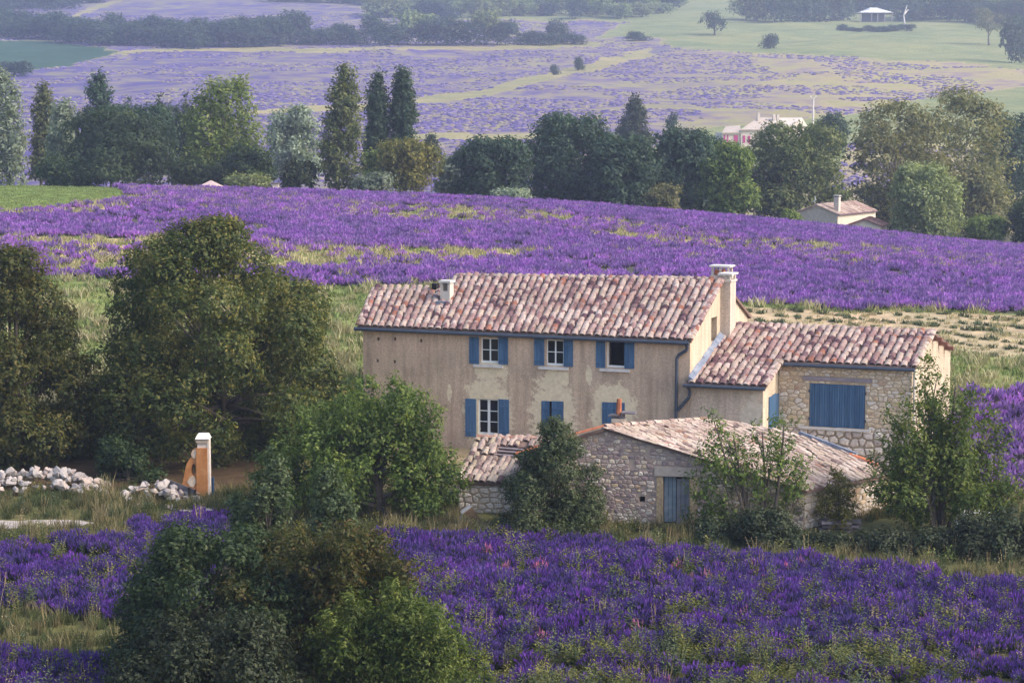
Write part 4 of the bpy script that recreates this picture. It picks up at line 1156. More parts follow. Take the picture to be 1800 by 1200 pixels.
# long side wall under the low eaves
d2 = (rc - lb); Ls = Vector((d2.x, d2.y, 0)).length + .9; dx = Vector((d2.x, d2.y, 0)).normalized(); nn = Vector((dx.y, -dx.x, 0))
o2 = Vector((lb.x - .15, .25, 0))
to_s = lambda x, z, d: o2 + dx * x + Vector((0, 0, z)) - nn * d
m = MB(); m.prism([(0, -.6), (Ls, -.6), (Ls, rc.z - .14), (0, lb.z - .14)], [], to_s, .45); s2 = m.build('side_wall', MORTAR, shed)
lay_stones(s2, [(0, -.2), (Ls, -.2), (Ls, rc.z - .16), (0, lb.z - .16)], [], to_s, .34, .2, lambda x, y, r: STONE_WHITE if r.random() < .75 else STONE_CREAM, 150, None, .025, .04, seed=7)
m = MB(); m.box(la.x + .12, la.x + .5, .62, la2.y, -.6, la.z - .2); m.box(la.x + .5, rc.x - 1.0, rb.y - .4, rb.y, -.6, 1.6); m.build('rear_wall', MORTAR_D, shed)
# broken chimney on the ridge with a tile standing in it
q = SF.L(P(1090, 742, 103.6))
c1 = boxpart('chimney', simple('stack_stone', (.40, .33, .27), (.54, .46, .38), 4), shed, q.x - .34, q.x + .24, q.y - .3, q.y + .3, q.z - .7, q.z + .18)
for a, b in ((-.30, .10), (.05, .24)):
    pass
boxpart('slab_support', GREYWOOD, c1, q.x + .06, q.x + .20, q.y - .2, q.y + .2, q.z + .18, q.z + .42)
boxpart('slab_support', GREYWOOD, c1, q.x - .32, q.x - .10, q.y - .2, q.y + .2, q.z + .18, q.z + .30)
boxpart('cap_slab', GREYWOOD, c1, .08, .72, q.y - .3, q.y + .3, 0, .06, m=Matrix.Translation((q.x, 0, q.z + .43)) @ Matrix.Rotation(.05, 4, 'Y'))
boxpart('cap_slab', GREYWOOD, c1, -.50, .0, q.y - .3, q.y + .3, 0, .05, m=Matrix.Translation((q.x, 0, q.z + .33)) @ Matrix.Rotation(-.12, 4, 'Y'))
m = MB(); m.tube([(q.x - .06, q.y - .05, q.z + .28), (q.x - .03, q.y - .05, q.z + 1.05)], [.14, .11], 7); m.build('flue_pipe', simple('rust', (.25, .08, .04), (.42, .17, .09), 5), c1)

# ================================================================== THE HALF FALLEN LEAN-TO
e0, e1, t0, t1 = P(800, 846, 104.2), P(918, 850, 103.8), P(838, 769, 108.6), P(972, 771, 108.2)
th3 = math.atan2(e0.y - e1.y, e1.x - e0.x)
LF = Frame((e0.x, e0.y, 0), th3)
lean = empty('lean_to', (e0.x, e0.y, 0), -th3, 'half fallen lean-to with lichened tiles and bare battens above a pale stone wall', 'shed')
e0, e1, t0, t1 = map(LF.L, (e0, e1, t0, t1))
lroof = bil(e0, e1, t1, t0)
m = MB(); slab(m, lroof, 0, .55); slab(m, lroof, .55, .80, 0, .36); slab(m, lroof, .80, 1.0)
lr = m.build('roof', UNDER, lean)
random.seed(14)
TL = [barrel_tile('roof_tile', .155, .125, .105, .56, TILES_OLD, 6, .008) for _ in range(3)]
lay_tiles(lr, lean, LF, lroof, 11, 10, lambda u, v: not (u > .36 and .50 < v < .84) and not (.18 < u < .36 and .45 < v < .62), TL, 300, .02, .045, .03)
TR = [barrel_tile('roof_tile', .16, .13, .11, .56, tile_mat('red_brown_tile', [(0, (.36, .22, .17)), (.4, (.45, .34, .28)), (.7, (.30, .16, .12))]))]
ridge(lr, lroof(.0, .99) + Vector((0, -.0, .05)), lroof(1, .99) + Vector((0, 0, .05)), TR, 10)
for k, v in enumerate((.56, .64, .72, .79)):
    a, b = lroof(.34, v), lroof(.98, v + random.uniform(-.03, .03)); b2 = MB()
    b2.tube([a + Vector((0, 0, -.02)), a.lerp(b, .5) + Vector((0, 0, -.08)), b + Vector((0, 0, -.03))], [.05, .055, .045], 5); b2.build('batten', OLDWOOD, lr)
boxpart('under_boarding', simple('rotten_board', (.30, .24, .20), (.42, .35, .29), 4), lr, *(lambda a, b: (a.x, b.x, a.y, b.y, a.z - .30, a.z - .24))(lroof(.36, .56), lroof(.98, .80)))
pol = [(e0.x + .1, -.5), (e1.x - .1, -.5), (e1.x - .1, e1.z - .16), (e0.x + .1, e0.z - .16)]
m = MB(); m.prism(pol, [], lambda x, z, d: Vector((x, .16 + d, z)), .45)
lw = m.build('front_wall', MORTAR, lean)
lay_stones(lw, [(pol[0][0], -.1), (pol[1][0], -.1)] + pol[2:], [], lambda x, z, d: Vector((x, .16 + d, z)), .34, .22, lambda x, y, r: STONE_WHITE, 120, None, .03, .06, seed=9)
m = MB(); m.box(e0.x + .1, e0.x + .5, .62, t0.y, -.5, e0.z - .15); m.box(e0.x + .5, e1.x, t0.y - .4, t0.y, -.5, t0.z - .2); m.build('rear_wall', MORTAR, lean)

# ================================================================== TREES AND SHRUBS
BARK = simple('grey_bark', (.060, .048, .040), (.115, .095, .080), 4, .95, .6, 20)
BARK_PALE = simple('pale_bark', (.20, .17, .15), (.32, .28, .25), 4, .95, .5, 20)
L_OAK = leaf_mat('maple_leaf', (.022, .040, .011), (.068, .094, .022), (.215, .180, .045))
L_DARK = leaf_mat('dark_leaf', (0.012, 0.025, 0.012), (0.031, 0.058, 0.023), (0.086, 0.111, 0.040))
L_ASH = leaf_mat('fresh_leaf', (.024, .052, .011), (.088, .148, .030), (.235, .280, .065))
L_ELDER = leaf_mat('grey_green_leaf', (0.023, 0.041, 0.019), (0.063, 0.094, 0.040), (0.131, 0.161, 0.076))
L_RUST = leaf_mat('rusty_leaf', (.022, .034, .010), (.058, .074, .018), (.150, .095, .030))
L_BRAM = leaf_mat('bramble_leaf', (0.011, 0.020, 0.010), (0.030, 0.048, 0.021), (0.099, 0.111, 0.057), .25, .6)
L_GROVE = leaf_mat('grove_leaf', (0.017, 0.039, 0.025), (0.040, 0.081, 0.049), (0.095, 0.146, 0.089))
L_POP = leaf_mat('poplar_leaf', (0.030, 0.053, 0.022), (0.093, 0.123, 0.044), (0.226, 0.238, 0.090))
L_LIME = leaf_mat('lime_leaf', (0.047, 0.088, 0.020), (0.145, 0.217, 0.051), (0.322, 0.378, 0.112))
L_OLIVE = leaf_mat('olive_leaf', (0.047, 0.061, 0.016), (0.138, 0.145, 0.036), (0.294, 0.252, 0.070))
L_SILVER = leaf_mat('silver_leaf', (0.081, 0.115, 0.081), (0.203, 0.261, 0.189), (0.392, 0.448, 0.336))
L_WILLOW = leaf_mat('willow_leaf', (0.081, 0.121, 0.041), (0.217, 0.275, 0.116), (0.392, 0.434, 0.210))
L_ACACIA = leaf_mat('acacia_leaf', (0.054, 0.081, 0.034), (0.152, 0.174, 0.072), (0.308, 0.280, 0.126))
L_PINE = leaf_mat('pine_needle', (0.013, 0.027, 0.014), (0.037, 0.061, 0.029), (0.084, 0.113, 0.050))

def lobes_from_outline(outline, Y, n, rf, rng, flat=.85, squash=1.0):
    """foliage lobes filling an outline measured as (height, west edge, east edge), rounded in depth"""
    ys = np.array([o[0] for o in outline], float); a = np.array([o[1] for o in outline], float); b = np.array([o[2] for o in outline], float)
    W = (b - a).max(); k = 1 / ppm(Y); out = []
    wgt = np.interp(np.linspace(ys[0], ys[-1], 200), ys, b - a); cdf = np.cumsum(wgt) / wgt.sum()
    for i in range(n):
        py = np.interp((i + rng.uniform(0, 1)) / n, cdf, np.linspace(ys[0], ys[-1], 200))
        xa, xb = np.interp(py, ys, a), np.interp(py, ys, b)
        hw = (xb - xa) / 2
        r = min(W * rf * rng.uniform(.7, 1.25), max(hw * .95, W * .05))
        py2 = min(max(py, ys[0] + r * flat * .9), ys[-1] - r * .3)
        xa, xb = np.interp(py2, ys, a), np.interp(py2, ys, b); hw = (xb - xa) / 2
        t = rng.uniform(0, 6.283); rho = max(hw - r * .62, 0) * rng.uniform(0, 1) ** .33
        dy = rho * math.sin(t) * k * squash
        c = P((xa + xb) / 2 + rho * math.cos(t), py2, Y + dy)
        out.append((c.x, c.y, c.z, r * k, r * k * squash, r * k * flat))
    return np.array(out)
def make_leaves(name, lobes, n, size, mat, rng, gap=.36, up=.35, aspect=.5, run=5, spread=.22, droop=0.0, thick=.2, nf=None):
    """leaf blades set along many short twigs near the surface of each lobe"""
    area = (lobes[:, 3] * lobes[:, 5]); cnt = np.maximum((n / run * area / area.sum()), 4).astype(int)
    L = np.repeat(lobes, cnt, 0); m = len(L)
    d = rng.normal(0, 1, (m, 3)); d /= np.linalg.norm(d, axis=1)[:, None]
    d[:, 2] = np.where((d[:, 2] < -.45) & (rng.uniform(0, 1, m) < .6), -d[:, 2], d[:, 2])
    f = 1.03 - np.abs(rng.normal(0, thick, m))
    f = np.where(rng.uniform(0, 1, m) < .14, rng.uniform(.3, .8, m), f)
    c = L[:, :3] + d * L[:, 3:6] * f[:, None]
    mr = L[:, 3].mean()
    nz = vnoise(c, nf or 1.6 / max(mr, .15), 41) * .6 + vnoise(c, (nf or 1.6 / max(mr, .15)) * 2.3, 42) * .4
    # twigs deep inside other lobes would never be seen
    keep = (nz > gap) | (f < .72)
    dd = np.linalg.norm((c[:, None, :] - lobes[None, :, :3]) / lobes[None, :, 3:6], axis=2).min(1)
    keep &= (dd > .55) | (rng.uniform(0, 1, m) < .22)
    c, d, nz = c[keep], d[keep], nz[keep]; m = len(c)
    w = d * .75 + rng.normal(0, .5, (m, 3)) + np.array([0, 0, .25 - droop]); w /= np.linalg.norm(w, axis=1)[:, None]
    tw = rng.uniform(-.14, .14, m)
    C, D, T, Z, Wd = [], [], [], [], []
    for k in range(run):
        o = c + w * (size * .62 * (k - run * .28)) + rng.normal(0, size * spread, (m, 3)); o[:, 2] -= droop * size * k * .5
        C.append(o); D.append(d); Wd.append(w); T.append(tw + rng.uniform(-.22, .22, m) + .06 * k)
        Z.append(nz)
    C, D, Wd, T, Z = map(np.concatenate, (C, D, Wd, T, Z))
    N = len(C)
    nrm = D * .95 + np.array([0, 0, up]) + rng.normal(0, .40, (N, 3)); nrm /= np.linalg.norm(nrm, axis=1)[:, None]
    t = Wd + rng.normal(0, .7, (N, 3)); t -= nrm * (t * nrm).sum(1)[:, None]; t /= np.linalg.norm(t, axis=1)[:, None]
    b = np.cross(nrm, t)
    s = (size * rng.uniform(.65, 1.3, N))[:, None]
    v = np.stack([C - t * s * .5, C + b * s * aspect * .5 + nrm * s * .10, C + t * s * .5 - nrm * s * .12, C - b * s * aspect * .5 + nrm * s * .10], 1).reshape(-1, 3)
    tint = np.clip(.42 + T + (Z - .55) * .75, 0, 1)
    return v, np.arange(4 * N).reshape(-1, 4), np.repeat(tint, 4)
def limb_lobes(root, ends, Y, ra, rb, n, spread, rng, f0=.42, flat=1.0):
    """small foliage lobes strung along limbs that fan out from a root point to their tips"""
    k = 1 / ppm(Y); out = []
    for (ex, ey) in ends:
        dy = rng.uniform(-1, 1) * spread; bow = rng.normal(0, 8)
        for i in range(n):
            f = f0 + (1 - f0) * (i + rng.uniform(.2, .8)) / n
            r = (ra + (rb - ra) * (f - f0) / (1 - f0)) * rng.uniform(.8, 1.25)
            x = root[0] + (ex - root[0]) * f + bow * 4 * f * (1 - f) + rng.normal(0, r * .35); y = root[1] + (ey - root[1]) * f + r * .5 - 14 * f * (1 - f)
            c = P(x, y, Y + dy * f + rng.normal(0, .15)); out.append((c.x, c.y, c.z, r * k, r * k, r * k * flat))
    return np.array(out)
def trunk_mb(base, top, r0, r1, lobes, rng, frac=.4, nl=14, stems=None, wob=.05):
    m = MB(); base, top = Vector(base), Vector(top)
    def line(a, b, ra, rb_, n=6, bend=.12, seg=7):
        a, b = Vector(a), Vector(b); L = (b - a).length
        off = Vector((rng.normal(0, bend * L * .3), rng.normal(0, bend * L * .3), L * bend * .6))
        pts = []
        for i in range(n + 1):
            f = i / n; pts.append(a.lerp(b, f) + off * (4 * f * (1 - f)) * .5 + Vector((rng.normal(0, wob * ra), rng.normal(0, wob * ra), 0)))
        m.tube(pts, [ra + (rb_ - ra) * (i / n) ** .8 for i in range(n + 1)], seg); return pts
    trunks = []
    for (b_, t_, ra) in (stems or [(base, top, r0)]):
        b_, t_ = Vector(b_), Vector(t_)
        pts = line(b_ - Vector((0, 0, .3)), t_, ra, max(ra * .3, r1), 7, .05, 8)
        m.tube([b_ - Vector((0, 0, .25)), b_ + Vector((0, 0, ra * 1.5))], [ra * 1.6, ra * .98], 8)
        trunks.append((pts, ra))
    idx = rng.permutation(len(lobes))[:nl]
    for i in idx:
        c = Vector(lobes[i, :3])
        pts, ra = min(trunks, key=lambda t_: (t_[0][-1] - c).length)
        f = frac + (1 - frac) * rng.uniform(0, 1)
        k = min(int(f * 7), 6); a = pts[k]
        if a.z > c.z: a = pts[max(2, k - 3)]
        line(a, c, max(ra * .38, r1), r1 * .5, 5, .2, 5)
    return m
def tree(name, label, cat, px, Y, outline, n_lobes, rf, n_leaf, leaf, mat, bark=BARK, r0=.3, trunk_top=.5, group=None, seed=0, stems=None, nl=14, flat=.85, lobes=None, **kw):
    rng = np.random.default_rng(seed + 100)
    base = at_ground(px, Y)
    lb_ = lobes if lobes is not None else lobes_from_outline(outline, Y, n_lobes, rf, rng, flat)
    root = empty(name, base, 0, label, cat, group)
    zt = lb_[:, 2].max(); zb = lb_[:, 2].min()
    cx = np.average(lb_[:, 0]); cyy = np.average(lb_[:, 1])
    top = Vector((base.x * .5 + cx * .5, base.y * .5 + cyy * .5, base.z + (zt - base.z) * trunk_top))
    st = None
    if stems: st = [(at_ground(a, Y + dy), P(c, d_, Y + dy * 1.5), r_) for (a, c, d_, r_, dy) in stems]
    m = trunk_mb(base, top, r0, max(r0 * .12, .02), lb_, rng, .35, nl, st)
    o = Vector(base)
    m.v = [tuple(Vector(v) - o) for v in m.v]
    m.build('trunk', bark, root, smooth=True, fix=False)
    v, q, t = make_leaves('crown', lb_, n_leaf, leaf, mat, rng, **kw)
    me = quads_mesh('crown', v - np.array(o)[None, :], q, mat, {'tint': t})
    link(bpy.data.objects.new('crown', me), root)
    return root

# --- trees and bushes round the farm
tree('maple_tree', 'broad dome-crowned tree with bronze-tinged leaves beside the farmhouse gable end', 'tree', 398, 117.5,
     [(384, 350, 392), (396, 318, 425), (416, 278, 450), (440, 250, 464), (470, 208, 476), (500, 192, 530), (530, 180, 578), (580, 158, 612), (640, 146, 628), (700, 135, 640), (750, 140, 615), (800, 172, 565), (840, 210, 480)],
     165, .080, 150000, .20, L_OAK, r0=.42, seed=1, nl=34, gap=.33, thick=.15)
tree('maple_tree', 'dark spreading tree standing behind the long white rubble heap', 'tree', 32, 116,
     [(438, -70, 30), (455, -90, 62), (490, -110, 97), (540, -130, 120), (600, -140, 163), (660, -150, 178), (720, -150, 192), (770, -130, 190), (820, -100, 160), (842, -60, 120)],
     90, .098, 84000, .20, L_OAK, r0=.38, seed=2, nl=26, gap=.36, thick=.16)
_q = np.random.default_rng(51)
tree('walnut_tree', 'wide green tree hiding a window of the farmhouse front, trunk in the lavender verge', 'tree', 672, 103, None, 0, 0, 76000, .175, L_ASH, r0=.30, seed=3, nl=34, trunk_top=.4, gap=.36, thick=.2,
     lobes=np.concatenate([limb_lobes((672, 850), [(655, 652), (690, 660), (720, 668), (745, 690), (764, 712), (625, 672), (600, 690), (570, 702), (545, 712), (518, 722), (500, 745), (480, 775), (455, 800), (438, 830), (450, 862), (500, 870),
        (780, 765), (800, 790), (815, 820), (816, 850), (800, 880), (760, 890), (640, 700), (580, 740), (700, 705), (540, 780), (740, 740), (560, 850)], 103, 34, 15, 6, 2.6, _q, .38, .9),
        lobes_from_outline([(700, 580, 740), (760, 510, 770), (820, 470, 795), (870, 480, 790)], 103.5, 26, .10, _q)]))
tree('elder_bush', 'grey-green pointed bush growing against the stone shed gable', 'bush', 968, 100.0,
     [(738, 955, 976), (770, 940, 1008), (800, 915, 1042), (840, 892, 1056), (880, 872, 1062), (920, 856, 1066), (948, 862, 1060)],
     66, .11, 44000, .14, L_ELDER, r0=.10, seed=4, nl=26, trunk_top=.75, gap=.38)
tree('pear_tree', 'thin open tree with several bare stems beside the shed door', 'tree', 1345, 99.2, None, 0, 0, 10500, .165, L_ASH, r0=.12, seed=5, nl=34, gap=.38, thick=.34,
     lobes=np.concatenate([limb_lobes((1325, 900), [(1240, 712), (1262, 735), (1285, 758), (1240, 755), (1222, 785), (1205, 838), (1215, 862), (1228, 800), (1300, 772), (1265, 800), (1232, 890), (1262, 905), (1290, 830), (1208, 900)], 99.2, 19, 12, 6, 1.3, _q, .52),
        limb_lobes((1342, 905), [(1330, 738), (1352, 726), (1376, 722), (1392, 738), (1402, 775), (1424, 798), (1412, 818), (1400, 845), (1382, 868), (1362, 790), (1340, 800), (1404, 892), (1318, 850)], 99.4, 19, 12, 6, 1.3, _q, .5)]),
     stems=[(1322, 1290, 770, .10, .1), (1330, 1255, 740, .07, -.2), (1345, 1340, 760, .09, .3), (1352, 1378, 745, .11, -.1), (1358, 1420, 850, .06, .2), (1326, 1270, 845, .05, -.3)])
tree('almond_tree', 'spiky multi-stemmed tree covering the corner of the barn and the lavender patch', 'tree', 1652, 100.2, None, 0, 0, 46000, .165, L_ASH, r0=.2, seed=6, nl=40, gap=.34, thick=.28,
     lobes=np.concatenate([limb_lobes((1648, 905), [(1628, 618), (1612, 650), (1650, 645), (1668, 668), (1700, 672), (1698, 700), (1735, 690), (1742, 715), (1768, 738), (1780, 765), (1790, 805), (1800, 838), (1808, 872), (1780, 850), (1590, 690), (1562, 712),
        (1582, 735), (1548, 765), (1560, 785), (1528, 800), (1538, 830), (1522, 850), (1545, 872), (1570, 890), (1635, 700), (1660, 730), (1690, 760), (1720, 790), (1610, 760), (1590, 820), (1740, 860)], 100.2, 26, 10, 8, 2.0, _q, .36, 1.1)]),
     stems=[(1642, 1630, 690, .15, 0), (1655, 1680, 680, .17, .2), (1648, 1600, 760, .10, -.3), (1660, 1740, 760, .11, .3), (1662, 1810, 850, .09, -.2), (1646, 1655, 720, .1, .4)])
tree('shrub', 'dark loose shrub between the rubble heaps and the ruined orange wall', 'bush', 225, 111.5,
     [(770, 195, 212), (800, 168, 262), (835, 155, 288), (865, 165, 284), (880, 185, 270)], 26, .13, 9000, .19, L_DARK, r0=.09, seed=7, nl=14)
tree('hawthorn_shrub', 'very dark rounded shrub rising from the purple field edge', 'bush', 300, 74.5,
     [(926, 360, 420), (946, 300, 470), (974, 235, 500), (998, 196, 515), (1035, 188, 540), (1090, 192, 570), (1140, 186, 580), (1190, 164, 600), (1250, 150, 610)],
     96, .085, 80000, .15, L_DARK, r0=.16, seed=8, nl=20, gap=.33)
tree('sumac_shrub', 'rust-tinged shrub with reddish leaf tips beside the dark one', 'bush', 590, 74.2, None, 0, 0, 92000, .165, L_RUST, r0=.14, seed=9, nl=24, gap=.33, aspect=.4,
     lobes=np.concatenate([limb_lobes((600, 1180), [(560, 922), (600, 918), (640, 922), (675, 936), (700, 958), (712, 985), (720, 1020), (520, 938), (490, 955), (460, 972), (430, 990), (410, 1020), (402, 1060), (735, 1060), (760, 1100), (790, 1140), (815, 1180), (395, 1110), (390, 1160)], 74.2, 34, 17, 7, 2.6, _q, .4, .75),
        lobes_from_outline([(935, 500, 670), (990, 440, 700), (1060, 410, 740), (1130, 395, 790), (1250, 385, 830)], 74.6, 60, .085, _q)]))
tree('ash_shrub', 'bright green feathery shrub overlapping the rust-tinged one', 'bush', 690, 71.8, None, 0, 0, 84000, .135, L_ASH, r0=.12, seed=10, nl=22, gap=.34, aspect=.38,
     lobes=np.concatenate([limb_lobes((690, 1260), [(665, 1010), (690, 1018), (640, 1030), (612, 1040), (590, 1060), (568, 1080), (548, 1110), (536, 1150), (530, 1200), (715, 1030), (738, 1048), (762, 1070), (785, 1085), (808, 1105), (832, 1130), (850, 1160), (865, 1200), (650, 1060), (700, 1070), (745, 1100), (610, 1110)], 71.8, 26, 11, 8, 2.0, _q, .42, 1.5),
        lobes_from_outline([(1060, 600, 760), (1120, 555, 815), (1180, 540, 850), (1260, 530, 865)], 72.2, 44, .085, _q)]))
tree('scrub_bush', 'low dark scrub climbing out in front of the hawthorn and sumac', 'bush', 400, 71.2,
     [(1078, 330, 450), (1100, 270, 520), (1140, 225, 560), (1190, 195, 590), (1280, 180, 610)], 60, .09, 46000, .14, L_BRAM, r0=.08, seed=11, nl=10)
tree('sapling', 'tall leafy sapling with pale shiny tops beside the walnut crown', 'sapling', 470, 90, [(798, 470, 484), (830, 452, 498), (870, 438, 502), (910, 424, 505), (955, 428, 500)], 26, .15, 6500, .17, L_SILVER if False else L_ELDER, r0=.06, seed=12, flat=1.2, trunk_top=.8)
tree('sapling', 'shorter bushy sapling under the walnut crown', 'sapling', 590, 91, [(824, 572, 590), (850, 560, 604), (890, 548, 622), (930, 540, 630), (965, 545, 625)], 26, .16, 6000, .16, L_ELDER, r0=.05, seed=13, flat=1.2, trunk_top=.8)
tree('sapling', 'small low sapling close to the ruined orange wall', 'sapling', 420, 91, [(868, 412, 426), (900, 402, 440), (940, 404, 446), (970, 410, 440)], 14, .2, 3200, .16, L_ELDER, r0=.04, seed=14, flat=1.1, trunk_top=.8)
tree('broom_shrub', 'yellowish twiggy shrub in front of the shed side wall', 'bush', 1475, 100.6, [(822, 1474, 1482), (845, 1452, 1498), (880, 1428, 1510), (915, 1420, 1512), (935, 1430, 1505)], 26, .12, 5200, .13, L_OLIVE, r0=.05, seed=15, flat=1.1, gap=.42, trunk_top=.8)
HG = 'bramble bushes along the lavender edge'
for k, (px, Y, y0, y1, xa, xb, lab) in enumerate((
    (1262, 98.6, 915, 975, 1205, 1325, 'low dark bramble bush beside the shed door'), (1345, 97.3, 898, 990, 1275, 1415, 'dark bramble bush under the open thin tree'),
    (1445, 96.6, 942, 1006, 1375, 1520, 'dark bramble bush in front of the stacked boards'), (1550, 96, 936, 1014, 1475, 1625, 'low bramble bush between the boards and the spiky tree'),
    (1625, 95.4, 935, 1020, 1570, 1690, 'bramble bush directly under the spiky tree trunks'),
    (1705, 95, 912, 1022, 1635, 1785, 'tall bramble bush beyond the spiky tree trunks'), (1800, 94.6, 892, 1020, 1715, 1900, 'largest bramble bush at the end of the row'))):
    h = y1 - y0
    tree('bramble_bush', lab, 'bush', px, Y, [(y0, (xa * .35 + xb * .65) - 26, (xa * .35 + xb * .65) + 26), (y0 + h * .2, xa + (xb - xa) * .14, xb - (xb - xa) * .10), (y0 + h * .5, xa, xb), (y1, xa + 2, xb - 2)],
         46, .15, 22000, .15, L_BRAM, r0=.05, seed=20 + k, nl=8, group=HG, trunk_top=.5, gap=.30)
tree('weed_clump', 'light green upright weed clump at the foot of the bramble row', 'weeds', 1655, 94.6, [(962, 1630, 1680), (990, 1605, 1715), (1020, 1595, 1722)], 20, .10, 4200, .12, L_LIME, r0=.03, seed=30, flat=1.5, trunk_top=.7)

# --- trees beyond the lavender ridge: name, label, trunk x, depth, box, profile, lobes, leaves, leaf size, material
PROF = {'round': [(0, .32), (.1, .68), (.28, .95), (.55, 1), (.8, .98), (1, .88)], 'poplar': [(0, .12), (.1, .38), (.3, .7), (.55, .95), (.8, 1), (1, .85)],
        'tall': [(0, .22), (.15, .55), (.35, .75), (.6, .95), (.85, 1), (1, .75)], 'broad': [(0, .35), (.1, .6), (.25, .85), (.6, 1), (1, .9)],
        'fir': [(0, .05), (.2, .3), (.45, .55), (.7, .82), (.9, 1), (1, .9)], 'flat': [(0, .45), (.15, .85), (.4, 1), (.7, .85), (1, .5)]}
def prof(kind, x0, y0, x1, y1, lean=0):
    c, w = (x0 + x1) / 2, (x1 - x0) / 2
    return [(y0 + (y1 - y0) * t, c - w * f + lean * (1 - t), c + w * f + lean * (1 - t)) for t, f in PROF[kind]]
GB = 'trees beyond the lavender ridge'
